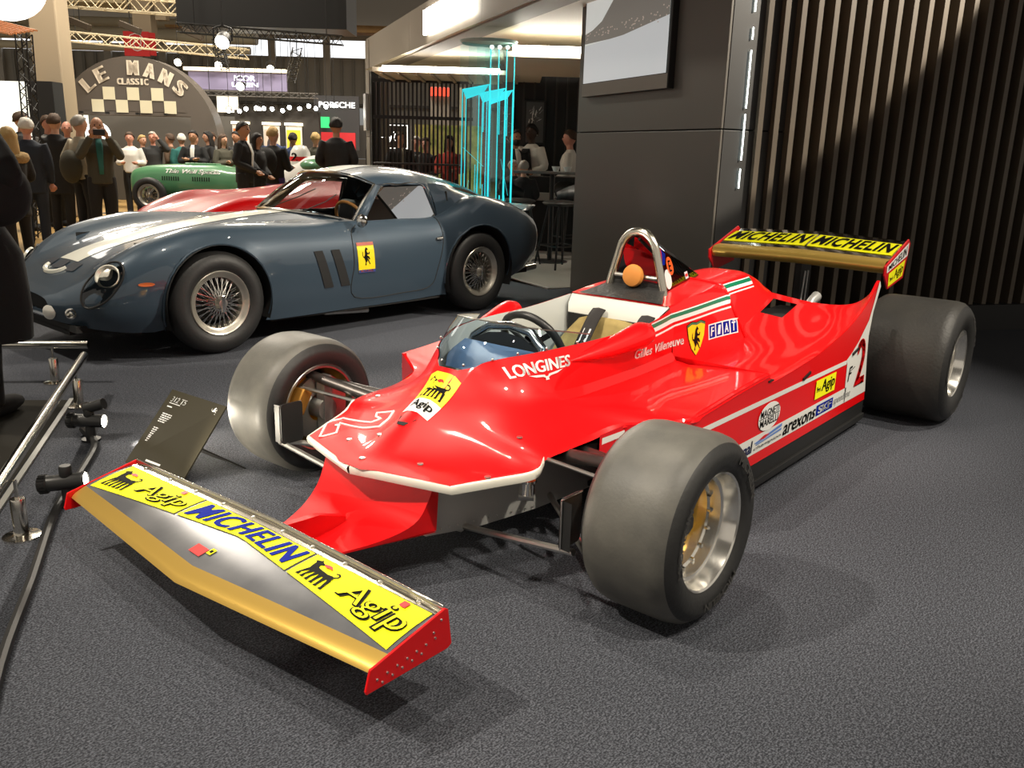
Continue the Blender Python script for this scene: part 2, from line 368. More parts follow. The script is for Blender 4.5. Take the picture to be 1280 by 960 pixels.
HORSE = [[(.30,.0),(.42,.02),(.44,.14),(.56,.24),(.52,.36),(.66,.40),(.86,.30),(.92,.36),(.78,.50),(.62,.52),(.60,.60),(.86,.60),(.94,.72),(.84,.74),(.80,.66),(.62,.70),(.58,.80),(.62,.86),(.74,.84),(.72,.90),(.60,.97),(.52,1.0),(.50,.95),(.42,.90),(.36,.78),(.34,.62),(.26,.50),(.24,.38),(.34,.26),(.38,.16),(.32,.10)],
         [(.28,.48),(.14,.50),(.08,.62),(.14,.78),(.06,.72),(.02,.58),(.10,.46),(.24,.40)],
         [(.50,.34),(.70,.20),(.84,.06),(.94,.06),(.88,.12),(.74,.28),(.60,.40)]]
def agip_plate(q, mb, split=.36, v0=.08, v1=.92):
    """yellow plate with black dog and outlined word; slots 0 yellow 1 black 2 red 3 white"""
    q.plate(mb, 0, 5)
    for p in DOG: q.poly(mb, [(.05+x*(split-.07), v0+y*(v1-v0)) for x, y in p], 1)
    q.poly(mb, [(.05+x*(split-.07), v0+y*(v1-v0)) for x, y in FLAME], 2, .0012)
    q.text(mb, 'Agip', split+.05, v0-.02, .97, v1-.12, 1, .045, .15)
    q.text(mb, 'Agip', split+.06, v0, .965, v1-.14, 0, -.008, .15, .0014)

# ---------------------------------------------------------- main bodywork
SEC = [  # c0 centre, c1 crease / cockpit rim, c2 foot of the tub side, c3 outer edge
 ((-.473,0,.350),(-.446,.10,.350),(-.410,.22,.348),(-.368,.340,.344)),
 ((-.360,0,.374),(-.340,.075,.371),(-.300,.20,.358),(-.240,.400,.348)),
 ((-.210,0,.455),(-.200,.045,.449),(-.165,.22,.392),(-.115,.455,.354)),
 ((-.100,0,.515),(-.090,.065,.507),(-.065,.24,.428),(-.070,.457,.388)),
 ((-.030,0,.585),(.010,.09,.597),(.030,.25,.446),(.030,.465,.396)),
 (None,(.075,.15,.626),(.100,.262,.453),(.160,.475,.402)),
 (None,(.160,.20,.638),(.200,.270,.457),(.300,.515,.424)),
 (None,(.300,.255,.652),(.330,.278,.460),(.420,.695,.452)),
 (None,(.500,.283,.660),(.500,.285,.463),(.520,.700,.460)),
 (None,(.750,.288,.666),(.750,.286,.467),(.750,.700,.480)),
 (None,(.920,.276,.684),(.920,.280,.470),(.920,.700,.492)),
 (None,(1.030,.257,.702),(1.040,.277,.472),(1.055,.700,.500))]
def across(c1, c2, c3):
    if c1[0] < .25:      # nose: one smooth sweep from crease to edge
        k = min(1, max(0, (c1[0]+.05)/.30))
        bz = lambda t: tuple((1-t)**2*x+2*t*(1-t)*y+t*t*z for x, y, z in zip(c1,c2,c3))
        s_ = [c1,bz(.15),bz(.32),bz(.46),bz(.60),bz(.78),lin(c2,c3,.97) if k > .5 else bz(.97),(c3[0],c3[1]+.004,c3[2]-.012)]
        if k <= 0: return s_
    else: k = 1
    a, b = lin(c1,c2,.8), lin(c2,c3,.18)
    f = tuple(.25*x+.25*y+.5*z for x, y, z in zip(a,b,c2))
    bul = lin(c1,c2,.4); bul = (bul[0], bul[1]+.012*min(1,max(0,(c1[2]-c2[2])/.15)), bul[2])
    r_ = [c1, bul, a, f, b, lin(c2,c3,.55), lin(c2,c3,.96), (c3[0],c3[1]+.004,c3[2]-.012)]
    return r_ if k == 1 else [lin(p,q,k) for p, q in zip(s_,r_)]
P = [across(*s[1:]) for s in SEC]
cols = [cr([r[j] for r in P], 5) for j in range(8)]
G = [[cols[j][i] for j in range(8)] for i in range(len(cols[0]))]
top = [cr([s[0] for s in SEC[:5]], 5), cr([s[1] for s in SEC[:5]], 5)]
mb = MB()
mb.grid(G); mb.grid([[mir(p) for p in r] for r in G])
T = [[mir(top[1][i]), (top[0][i][0], -top[1][i][1]*.5, top[0][i][2]), top[0][i], (top[0][i][0], top[1][i][1]*.5, top[0][i][2]), top[1][i]] for i in range(len(top[0]))]
mb.grid(T)
BODY = mb.build('nose_and_tub_bodywork', RED, F1, 28)
# white trim along the nose edge
e = cr([s[3] for s in SEC[:4]], 5); c_ = cr([s[0] for s in SEC[:1]]+[SEC[0][1],SEC[0][2],SEC[0][3]], 4)
edge = c_+e[1:16]
mb = MB()
for sgn in (1,-1):
    rows = [[(p[0]+.004, sgn*max(p[1]-.004,0), p[2]-.0015), (p[0]-.003, sgn*(p[1]+.003), p[2]-.003), (p[0]-.006, sgn*(p[1]+.006), p[2]-.012), (p[0]-.002, sgn*(p[1]+.004), p[2]-.028), (p[0]+.03, sgn*max(p[1]-.02,0), p[2]-.028)] for p in edge]
    mb.grid(rows)
mb.build('nose_edge_trim', mat('cream_white_paint',(.82,.80,.70),.35,coat=.5), F1, 50)
# underside of nose plate, floor of pods
mb = MB()
low = [(p[0]+.01,p[1]-.01,p[2]-.028) for p in edge[::3]]+[(.16,.46,.37),(.30,.50,.37)]
for sgn in (1,-1):
    mb.grid([[(p[0],0,p[2]),(p[0],sgn*p[1],p[2])] for p in low])
mb.box((1.4,0,.10),(1.9,1.36,.02)); mb.box((1.35,0,.28),(.9,.56,.34))
mb.build('underbody', BLACKM, F1)
# engine cover front section behind the roll hoop
CV = [((1.03,0,.708),(1.03,.20,.706),(1.03,.257,.700),(1.035,.272,.60),(1.04,.280,.452)),
      ((1.20,0,.735),(1.20,.20,.732),(1.20,.262,.715),(1.20,.282,.60),(1.20,.290,.442)),
      ((1.40,0,.752),(1.40,.19,.748),(1.40,.258,.728),(1.40,.288,.60),(1.42,.310,.440)),
      ((1.56,0,.757),(1.54,.18,.752),(1.53,.250,.732),(1.56,.300,.62),(1.62,.335,.505))]
S = surf(CV, 4, 3); mb = MB(); mb.grid(S); mb.grid([[mir(p) for p in r] for r in S])
r_ = S[-1]
for sg in (1,-1):      # rolled lip and dark duct at its rear end
    mb.tube([(p[0],sg*p[1],p[2]) for p in r_], .008, 6)
COVER = mb.build('engine_cover_front', RED, F1, 30)
for sg in (1,-1): mb = MB(); mb.grid([[(p[0]-.02,sg*p[1]*.97,p[2]-.01),(p[0]-.05,sg*p[1]*.4,p[2]*.8+.1)] for p in r_]); mb.build('air_outlet', BLACKM, F1)
# rear engine cover
CV2 = [((1.50,0,.742),(1.50,.10,.740),(1.50,.155,.70),(1.50,.21,.60),(1.50,.30,.48)),
       ((1.75,0,.750),(1.75,.095,.747),(1.75,.15,.71),(1.75,.20,.62),(1.75,.27,.53)),
       ((2.02,0,.757),(2.02,.085,.753),(2.02,.135,.72),(2.02,.175,.65),(2.02,.22,.585)),
       ((2.15,0,.725),(2.15,.085,.722),(2.16,.13,.70),(2.16,.16,.66),(2.16,.20,.612)),
       ((2.26,0,.675),(2.26,.085,.672),(2.26,.12,.66),(2.26,.15,.645),(2.26,.17,.632))]
S = surf(CV2, 4, 3); mb = MB(); mb.grid(S); mb.grid([[mir(p) for p in r] for r in S])
COVER2 = mb.build('engine_cover_rear', RED, F1, 35)
# rear deck sweeping up to the fins
DK = [((1.085,.26,.446),(1.085,.45,.466),(1.085,.60,.464),(1.085,.68,.462),(1.085,.70,.456)),
      ((1.35,.28,.438),(1.35,.45,.474),(1.35,.60,.473),(1.35,.68,.476),(1.35,.70,.474)),
      ((1.60,.28,.508),(1.60,.45,.495),(1.60,.60,.491),(1.60,.67,.497),(1.60,.70,.500)),
      ((1.90,.20,.565),(1.90,.42,.545),(1.90,.58,.536),(1.90,.66,.546),(1.90,.70,.560)),
      ((2.10,.17,.605),(2.10,.41,.580),(2.10,.57,.573),(2.10,.655,.60),(2.10,.70,.632)),
      ((2.25,.14,.636),(2.25,.40,.608),(2.25,.57,.618),(2.265,.65,.66),(2.29,.70,.742))]
S = surf(DK, 4, 4); mb = MB()
def hole(p, q): x = (p[0]+q[0])/2; y = (p[1]+q[1])/2; return 1.98 < x < 2.19 and .24 < y < .37
for sg in (1,-1):
    for i in range(len(S)-1):
        for j in range(len(S[0])-1):
            if not hole(S[i][j], S[i+1][j+1]): mb.add([(p[0],sg*p[1],p[2]) for p in (S[i][j],S[i][j+1],S[i+1][j+1],S[i+1][j])],[(0,1,2,3)])
DECK = mb.build('rear_deck', RED, F1, 35)
for sg in (1,-1):
    mb = MB(); mb.grid([[(1.97,sg*y,.550),(1.975,sg*y,.53),(2.21,sg*y,.54)] for y in (.23,.39)]); mb.build('deck_air_duct', BLACKM, F1)
    mb = MB(); mb.box((1.07,sg*.49,.468),(.045,.43,.006)); mb.build('panel_gap', BLACKM, F1)
    mb = MB(); mb.add([(1.055,sg*.28,.498),(1.055,sg*.70,.500),(1.055,sg*.70,.45),(1.055,sg*.28,.45)],[(0,1,2,3)]); mb.build('pod_step', RED, F1)
# ---------------------------------------------------------- side panels
SIDE = [(.41,.14),(2.312,.138),(2.306,.182),(2.262,.356),(2.242,.48),(2.262,.598),(2.326,.718),(2.306,.748),(2.284,.738),(2.20,.672),(2.10,.622),(2.0,.585),(1.909,.556),(1.75,.522),(1.606,.497),(1.35,.471),(1.13,.458),(1.08,.457),(1.056,.497),(.90,.488),(.75,.478),(.52,.457),(.41,.449)]
WF = [(1.955,.404),(2.02,.43),(2.10,.475),(2.213,.564),(2.255,.65),(2.294,.741),(2.306,.746),(2.325,.718),(2.260,.598),(2.240,.48),(2.260,.356),(2.303,.184),(1.99,.186),(1.97,.383)]
for sg in (1,-1):
    mb = MB(); mb.prism(SIDE, (0,-.70*sg,0), (1,0,0), (0,0,1), -.014*sg)
    pn = mb.build('side_panel', RED, F1, 0)
    y = -.702*sg; mb = MB()
    def strip(a, b, z0, z1): mb.add([(a,y,z0),(b,y,z0),(b,y,z1),(a,y,z1)],[(0,1,2,3)])
    strip(.41,1.96,.383,.404); strip(.41,2.0,.187,.262); mb.add([(x,y,z) for x, z in WF],[tuple(range(len(WF)))])
    mb.build('white_band', WHITE, pn, 0)
    # angled front wall of the pod
    mb = MB(); rows = []
    for x, yy, z in ((.20,.485,.40),(.30,.515,.420),(.41,.70,.449)): rows.append([(x,-sg*yy,z),(x,-sg*yy,.14)])
    mb.grid(rows); mb.build('pod_front_wall', RED2, F1)
    mb = MB(); mb.add([(.21,-sg*.488,.365),(.30,-sg*.519,.383),(.30,-sg*.519,.404),(.21,-sg*.488,.388)],[(0,1,2,3)]); mb.build('pod_white_band', WHITE, F1, 0)
    mb = MB(); mb.box((1.37,-sg*.685,.08),(1.9,.022,.115)); mb.box((1.37,-sg*.70,.052),(1.9,.016,.03)); mb.build('side_skirt', mat('skirt_black',(.012,.012,.012),.5), F1, 0, .003)
    # dzus latches
    for x, z in ((1.45,.42),(2.06,.43)):
        mb = MB(); mb.box((x,y-.003*sg,z),(.075,.006,.012), Matrix.Rotation(-.25,3,'Y')); mb.build('latch', BLACK, pn)
# prints on the near side panel: (x0, x1, z0, z1)
def sideq(x0, x1, z0, z1, yy=-.7035): return Quad((x0,yy,z0),(x1,yy,z0),(x1,yy,z1),(x0,yy,z1),off=.0005)
mb = MB(); q = sideq(1.58,1.825,.285,.372); q.plate(mb,0,1)
for p in DOG: q.poly(mb, [(.04+x*.22,.35+y*.3) for x, y in p], 1)
q.text(mb,'Agip',.28,.12,.96,.90,1,.03,.1); mb.build('oil_sticker', [YELLOW,BLACKP,REDP], F1, 0)
mb = MB(); q = sideq(.985,1.195,.262,.378)
q.poly(mb,[(.5+.5*math.cos(t*PI/12),.5+.5*math.sin(t*PI/12)) for t in range(24)],0,0)
q.poly(mb,[(.03,.485),(.97,.485),(.97,.515),(.03,.515)],1,.0004)
q.text(mb,'MAGNETI',.08,.53,.92,.80,1,.03); q.text(mb,'MARELLI',.08,.20,.92,.47,1,.03); mb.build('round_sticker', [WHITEP,BLACKP], F1, 0)
mb = MB(); q = sideq(1.25,1.61,.192,.247); q.text(mb,'arexons',0,.1,1,.9,0,.015,.2); mb.build('sponsor_lettering', BLACKP, F1, 0)
mb = MB(); q = sideq(1.62,1.825,.20,.25); q.plate(mb,0,1); q.text(mb,'SKF',.1,.15,.9,.85,1,.05); mb.build('sponsor_plate', [BLUEP,WHITEP], F1, 0)
mb = MB(); q = sideq(1.835,2.06,.20,.246); q.text(mb,'speedline',0,.0,1,1,0,.0,.2); mb.build('sponsor_lettering', mat('grey_print',(.25,.25,.25),.5), F1, 0)
mb = MB(); q = sideq(.965,1.23,.199,.262); q.poly(mb,[(.0,.55),(1,.95),(1,.75),(.1,.45)],0); q.poly(mb,[(.05,.40),(1,.65),(1,.5),(.1,.35)],0)
q.poly(mb,[(.15,.62),(.35,.78),(.55,.72),(.35,.55)],1,.001); q.text(mb,'champion',.0,.0,1,.28,2,0,.3)
mb.build('sponsor_sticker', [mat('light_blue_print',(.10,.22,.55),.4),REDP,BLACKP], F1, 0)
mb = MB(); q = sideq(.72,.95,.20,.25); q.text(mb,'national',0,0,1,1,0,.02,.1); mb.build('sponsor_lettering', mat('navy_print',(.02,.03,.15),.5), F1, 0)
mb = MB(); q = Quad((2.105,-.7035,.244),(2.25,-.7035,.244),(2.215,-.7035,.482),(2.09,-.7035,.482),off=.0005); q.text(mb,'2',0,0,1,1,0,.04); mb.build('race_number', RED, F1, 0)
mb = MB(); q = sideq(2.0,2.07,.29,.37); q.text(mb,'F',.0,.0,.7,.9,0,0,.2); q.poly(mb,[(.4,.6),(1.2,.75),(1.2,.8),(.4,.65)],0); mb.build('tow_mark', BLACKP, F1, 0)

# ---------------------------------------------------------- prints on the tub
BV = bvh_of(BODY, COVER, COVER2, DECK)
def tubq(x0, x1, za, zb, dz=0, y=-.6): return Quad((x0,y,za),(x1,y,za+dz),(x1,y,zb+dz),(x0,y,zb), BV, (0,1,0))
LQ = Quad((.073,-.19,.563),(.306,-.275,.585),(.313,-.262,.623),(.060,-.172,.604), BV, (.32,.9,-.25))
mb = MB(); LQ.text(mb,'LONGINES',0,0,1,1,0,.04); mb.build('sponsor_lettering', WHITEP, F1, 0)
mb = MB(); q = LQ.sub(.28,-.72,.86,-.08)
for sg in (1,-1): q.poly(mb,[(.5,.2),(.5+sg*.06,.75),(.5+sg*.5,1.0),(.5+sg*.32,.62),(.5+sg*.12,.5)],0)
q.poly(mb,[(.46,.5),(.44,.0),(.56,.0),(.54,.5)],0); mb.build('winged_emblem', WHITEP, F1, 0)
mb = MB(); q = tubq(.70,1.118,.545,.584,-.004); q.text(mb,'Gilles Villeneuve',0,0,1,1,0,.02); mb.build('driver_name', WHITEP, F1, 0)
mb = MB(); q = tubq(1.325,1.565,.530,.598,.005)
q.plate(mb,1,6)
for k, c in enumerate('FIAT'):
    q.sub(.03+k*.245,.08,.235+k*.245,.92).plate(mb,0,3,.0006); q.text(mb,c,.07+k*.245,.2,.195+k*.245,.8,1,.03,.1,.0016)
mb.build('maker_plate', [BLUEP,WHITEP], F1, 0)
mb = MB(); q = tubq(1.145,1.295,.478,.626)
sh = [(.5,.0),(.74,.22),(.92,.55),(1.0,.92),(.75,1.0),(.5,.96),(.25,1.0),(.0,.92),(.08,.55),(.26,.22)]
q.poly(mb,[(.5+(x-.5)*1.06,.5+(y-.5)*1.04) for x, y in sh],3,.0); q.poly(mb,sh,0,.0008)
q.poly(mb,[(.0,.92),(.02,.87),(.25,.94),(.5,.90),(.75,.94),(.98,.87),(1,.92),(.75,1),(.5,.96),(.25,1)],2,.0014)
for p in HORSE: q.poly(mb,[(.24+x*.5,.14+y*.72) for x, y in p],1,.0014)
mb.build('shield_emblem', [YELLOW2,BLACKP,GREENP,BLACKP], F1, 0)
def ribbon(name, pts, w0, w1, m, parent=F1, ray=(0,1,0), y=-.6, n=8):
    """band lying on the bodywork along (x,z) points between heights w0..w1"""
    a = cr(pts, n); mb = MB(); rows = []
    for x, z in a:
        row = []
        for w_ in (w0,(w0+w1)/2,w1):
            h = BV.ray_cast(V((x,y,z+w_)), V(ray))
            if h[0] is None: row = None; break
            row.append(h[0]-V(ray)*.002)
        if row: rows.append(row)
    if len(rows) > 1: mb.grid(rows)
    return mb.build(name, m, parent)
ST = [(.83,.660),(1.0,.672),(1.2,.684),(1.4,.694),(1.535,.700)]
for sy, rr in ((-.6,(0,1,0)),(.6,(0,-1,0))):
    ribbon('white_stripe', ST, -.030, -.013, WHITEP, ray=rr, y=sy); ribbon('green_stripe', ST, -.013, .003, GREENP, ray=rr, y=sy); ribbon('white_stripe', ST, .003, .008, WHITEP, ray=rr, y=sy)
    ribbon('white_stripe', [(x,z-.046) for x, z in ST], -.004, .004, WHITEP, ray=rr, y=sy)
    S2 = [(1.66,.705),(1.85,.712),(2.06,.716)]
    ribbon('white_stripe', S2, -.022, -.008, WHITEP, ray=rr, y=sy); ribbon('green_stripe', S2, -.008, .008, GREENP, ray=rr, y=sy); ribbon('white_stripe', S2, .008, .012, WHITEP, ray=rr, y=sy)
    ribbon('white_stripe', [(x,z-.034) for x, z in S2], -.003, .003, WHITEP, ray=rr, y=sy)
# sticker, vent and number on the nose
mb = MB(); q = Quad((-.205,-.062,.8),(-.205+.0,.062,.8),(-.035,.068,.8),(-.035,-.068,.8), BV, (0,0,-1))
q = Quad((-.195,.055,.8),(-.195,-.065,.8),(-.045,-.075,.8),(-.045,.065,.8), BV, (0,0,-1), .003)
q.sub(0,.40,1,1).plate(mb,0,5); q.sub(0,0,1,.40).plate(mb,3,5)
for p in DOG: q.poly(mb,[(.08+x*.84,.46+y*.46) for x, y in p],1)
q.poly(mb,[(.08+x*.84,.46+y*.46) for x, y in FLAME],2,.0012)
q.text(mb,'Agip',.10,.08,.90,.33,1,.02,0,.003)
mb.build('oil_sticker', [YELLOW2,BLACKP,REDP,WHITEP], F1, 0)
mb = MB(); q = Quad((-.255,.035,.8),(-.255,-.03,.8),(-.215,-.036,.8),(-.215,.04,.8), BV, (0,0,-1)); q.poly(mb,[(.25,0),(.75,0),(1,1),(0,1)],0,.001); mb.build('nose_vent', BLACKM, F1, 0)  # no hole cut: the vent's inner shade is a flat black patch
mb = MB(); q = Quad((-.40,.22,.8),(-.17,.46,.8),(.06,.33,.8),(-.16,.14,.8), BV, (0,0,-1))
TWO = [(-.368,.282),(-.306,.268),(-.233,.338),(-.256,.185),(-.254,.105),(-.214,.102),(-.172,.122),(-.160,.223),(-.185,.200),(-.205,.150),(-.222,.182),(-.191,.370),(-.245,.395)]
def onnose(x, y, l=.002):
    h = BV.ray_cast(V((x,y,.8)),V((0,0,-1))); return h[0]+V((0,0,l)) if h[0] is not None else V((x,y,.36))
dens = [lin(TWO[i],TWO[(i+1)%len(TWO)],k/5) for i in range(len(TWO)) for k in range(5)]
mb.tube([onnose(x,y,.002) for x, y in dens], .0042, 6, True); mb.build('race_number_outline', WHITEP, F1)
for x, y in ((-.33,.17),(-.33,-.17),(-.30,.05),(-.42,.0),(-.05,.34),(-.05,-.34),(-.25,-.38),(-.25,.33)):
    h = onnose(x,y,0); mb = MB(); mb.lathe([(.011,0),(.010,.003),(.004,.003),(0,.002)], h, (0,0,1), 10); mb.build('fastener', STEEL, F1)

# ---------------------------------------------------------- chassis under the nose, pylon, suspension
mb = MB()
CH = [[(-.36,-.225,.14),(-.36,-.225,.325),(-.36,.225,.325),(-.36,.225,.14)],[(-.15,-.25,.11),(-.15,-.25,.345),(-.15,.25,.345),(-.15,.25,.11)],[(.15,-.27,.09),(.15,-.27,.38),(.15,.27,.38),(.15,.27,.09)],[(.5,-.28,.08),(.5,-.28,.40),(.5,.28,.40),(.5,.28,.08)]]
mb.grid(CH, 0, True); mb.add(CH[0],[(0,1,2,3)]); MONO = mb.build('monocoque', GREYC, F1, 30)
mb = MB()
for sg in (1,-1):
    for k in range(14):
        t = k/13; p = lin((-.34,-.232,.155),(.12,-.274,.105),t); mb.ball((p[0],sg*p[1],p[2]), .004, 6, 4)
mb.build('rivets', STEEL, MONO)['kind'] = 'stuff'
RP = cr([(-.352,.255,.335),(-.375,.250,.27),(-.42,.235,.205),(-.52,.19,.168),(-.68,.125,.152)],4)
mb = MB(); mb.grid([[(p[0]-.012*(1-abs(t)),t*p[1],p[2]) for t in (-1,-.6,-.2,.2,.6,1)] for p in RP])
for sg in (1,-1): mb.grid([[(p[0],sg*p[1],p[2]), lin((-.335,sg*.258,p[2]),(-.68,sg*.125,.148),0) if i == 0 else (lin((-.335,sg*.258,.335),(-.345,sg*.256,.165),i/8) if i < 9 else lin((-.345,sg*.256,.165),(-.68,sg*.127,.147),(i-8)/(len(RP)-9)))] for i, p in enumerate(RP)])
mb.add([(-.345,.256,.16),(-.345,-.256,.16),(-.68,-.125,.147),(-.68,.125,.147)],[(0,1,2,3)])
mb.build('nose_pylon', RED, F1, 35)
mb = MB(); mb.prism([(-.88,.19),(-.76,.235),(-.60,.225),(-.50,.19),(-.50,.14),(-.70,.145)], (0,.012,0), (1,0,0), (0,0,1), .024); mb.build('wing_mount', RED, F1)
for sg in (1,-1):
    s_ = -sg
    mb = MB(); mb.tube([(-.20,s_*.23,.125),(-.235,s_*.70,.20)], .011, 8); mb.tube([(.22,s_*.27,.12),(-.20,s_*.72,.19)], .011, 8)
    mb.tube([(-.20,s_*.23,.125),(-.20,s_*.20,.125)], .022, 10); mb.build('lower_wishbone', STEEL, F1)
    mb = MB(); mb.tube([(.06,s_*.40,.355),(-.03,s_*.78,.42)], [.026,.020], 10, sq=.6); mb.tube([(.18,s_*.36,.34),(.0,s_*.76,.40)], [.024,.018], 10, sq=.6); mb.build('upper_rocker_arm', mat('dark_steel',(.10,.09,.085),.35,.9), F1)
    mb = MB(); mb.tube([(-.05,s_*.44,.375),(-.10,s_*.74,.385)], .007, 8); mb.build('steering_rod', STEEL, F1)
    mb = MB(); mb.tube([(-.03,s_*.36,.33),(-.03,s_*.36,.305),(-.03,s_*.36,.27),(-.03,s_*.36,.225)], [.03,.03,.027,.028], 12); mb.lathe([(.0,0),(.034,.0),(.034,.008),(.0,.008)],(-.03,s_*.36,.268),(0,0,1),14)
    sh = mb.build('shock_absorber', CHROME, F1)
    mb = MB(); mb.tube([(-.03,s_*.36,.31),(-.03,s_*.36,.272)], .029, 12); mb.build('red_collar', mat('orange_red_anodised',(.6,.09,.02),.35,.4), sh)
    mb = MB(); mb.tube([(-.045,s_*.34,.215),(-.015,s_*.38,.215)], .016, 8); mb.build('lower_mount', STEEL, sh); mb = MB(); mb.tube([(-.03,s_*.38,.36),(-.03,s_*.40,.36),(-.055,s_*.44,.372),(-.06,s_*.455,.374)],[.016,.022,.016,.008],8); mb.build('upper_mount', STEEL, sh)
    mb = MB(); mb.prism(rrect(-.255,.20,-.155,.36,.015), (0,s_*.665,0), (1,0,0), (0,0,1), .006*s_); mb.grid([[(-.252,s_*.665,.205),(-.252,s_*.665,.355)],[(-.255,s_*.70,.205),(-.255,s_*.70,.355)]]); bd = mb.build('brake_duct', mat('duct_black',(.02,.02,.02),.35), F1, 0)
    mb = MB(); mb.tube([(-.256,s_*.666,.203),(-.256,s_*.666,.357),(-.156,s_*.666,.357)], .0025, 5); mb.build('duct_edge', STEEL, bd)
    mb = MB(); mb.bar((0,s_*.72,.18),(0,s_*.72,.42),.05,.04); mb.tube([(0,s_*.70,.2816),(0,s_*.80,.2816)],.045,14); up = mb.build('upright', ALU, F1)
    mb = MB(); mb.lathe([(.135,-.01),(.135,.01),(.06,.01),(.06,-.01),(.135,-.01)], (0,s_*.76,.2816),(0,1,0),28); mb.build('brake_disc', STEEL, up)
    mb = MB(); mb.box((-.11,s_*.745,.33),(.05,.07,.10), Matrix.Rotation(.5,3,'Y')); mb.build('brake_caliper', mat('gold_caliper',(.45,.22,.04),.4,.6), up, bevel=.006)

# ---------------------------------------------------------- wheels
def tyre(c, R, w, rr, out, tread, n=56):
    """out: +1 / -1 world y direction of the outer face"""
    c = V(c); h = w/2
    pr = [(rr-.004,-h+.030),(rr+.012,-h+.010),((rr+R)/2,-h-.002),(R-.040,-h+.004),(R-.024,-h+.016),(R-.020,-h+.022),(R-.006,-h+.040),(R,-h+.070),(R+.001,0),(R,h-.070),(R-.006,h-.040),(R-.020,h-.022),(R-.024,h-.016),(R-.040,h-.004),((rr+R)/2,h+.002),(rr+.012,h-.010),(rr-.004,h-.030)]
    mis = [0,0,0,0,0,1,1,1,1,1,1,0,0,0,0,0]
    mb = MB(); mb.lathe(pr, c, (0,out,0), n, mis=mis); return mb.build('tyre', [RUBBER, tread], F1, 60)
def ring_text(s, c, r0, r1, a_mid, da, y, out, parent, m):
    """lettering round a sidewall; da radians covered, reads clockwise seen from outside"""
    vs_, fs, asp = text_shape(s, .02); mb = MB(); pts = []
    for x, yv in vs_:
        t = a_mid + (x-.5)*da; r = r0+(r1-r0)*yv
        pts.append((c[0]-out*math.sin(t)*r*(-1), y, c[2]+math.cos(t)*r))
    mb.add(pts, fs); return mb.build('sidewall_lettering', m, parent, 0)
GREYRUB = mat('moulded_rubber_lettering', (.055,.053,.05), .6)
def wheel(c, R, w, out, tread, front):
    rr = .18; t = tyre(c, R, w, rr-.006, out, tread); c = V(c); h = w/2; ax = (0,out,0)
    mb = MB(); d = .165 if front else .20
    mb.lathe([(rr-.012,h-.034),(rr-.001,h-.026),(rr+.001,h-.020),(rr-.003,h-.016),(rr-.009,h-.020),(rr-.016,h-.040),(rr-.022,h-.062),(rr-.032,h-.066),(rr-.035,h-.10),(rr-.046,h-.104),(rr-.050,h-d)], c, ax, 48)
    rim = mb.build('rim', mat('mirror_rim',(.84,.82,.77),.17,.9), t, 25)
    mb = MB(); mb.lathe([(rr-.016,-h+.020),(rr+.001,-h+.018),(rr-.003,-h+.014),(rr-.012,-h+.022),(rr-.022,-h+.05),(rr-.03,0),(rr-.03,h-d)], c, ax, 40); mb.build('inner_rim', STEEL, t, 25)
    mb = MB(); mb.lathe([(rr-.049,h-d),(rr-.06,h-d+.012),(rr-.085,h-d+.02),(.06,h-d+.004),(.05,h-d+.03),(.0,h-d+.03)], c, ax, 40); 
    hub = mb.build('hub', GOLDH if front else mat('silver_hub',(.7,.68,.62),.25,1), t, 30)
    mb = MB(); mb.lathe([(.042,h-d+.03),(.040,h-d+.065),(.028,h-d+.075),(0,h-d+.072)], c, ax, 6); mb.build('wheel_nut', BLACK, t, 30)
    for k in range(16):
        a = 2*PI*k/16; p = c+V((math.sin(a)*(rr-.041), out*(h-.100), math.cos(a)*(rr-.041))); mb = MB(); mb.lathe([(.006,-.002),(.005,.008),(0,.009)], p, ax, 6); mb.build('rim_bolt', CHROME, t)
    for am in (.9, 2.9, 4.9):
        ring_text('MICHELIN', c, R-.075, R-.050, am, .9, c.y+out*(h+.003), -out, t, GREYRUB)
    return t
FT, RT = 1.751/2, 1.626/2
wheel((0,-FT,.2816), .2816, .306, -1, TREAD, True); wheel((0,FT,.2816), .2816, .306, 1, TREAD, True)
wheel((2.7,-RT,.3177), .3177, .453, -1, TREADR, False); wheel((2.7,RT,.3177), .3177, .453, 1, TREADR, False)
mb = MB(); mb.tube([(2.7,-.6,.318),(2.7,.6,.318)],.03,10); mb.box((2.75,0,.30),(.75,.26,.26)); mb.box((2.35,0,.32),(.4,.5,.30)); mb.build('gearbox', mat('dark_engine',(.03,.03,.03),.45,.5), F1, bevel=.02)
for sg in (1,-1):
    mb = MB(); mb.tube([(2.36,sg*.33,.54),(2.42,sg*.33,.585),(2.49,sg*.33,.605)], [.022,.024,.028], 12); mb.build('exhaust_pipe', mat('pale_exhaust',(.6,.6,.58),.35,.6), F1)
    mb = MB(); mb.tube([(2.45,sg*.2,.25),(2.7,sg*.55,.22)],.014,8); mb.build('rear_suspension_arm', STEEL, F1); mb = MB(); mb.tube([(2.5,sg*.15,.45),(2.7,sg*.55,.42)],.014,8); mb.build('rear_suspension_arm', STEEL, F1)

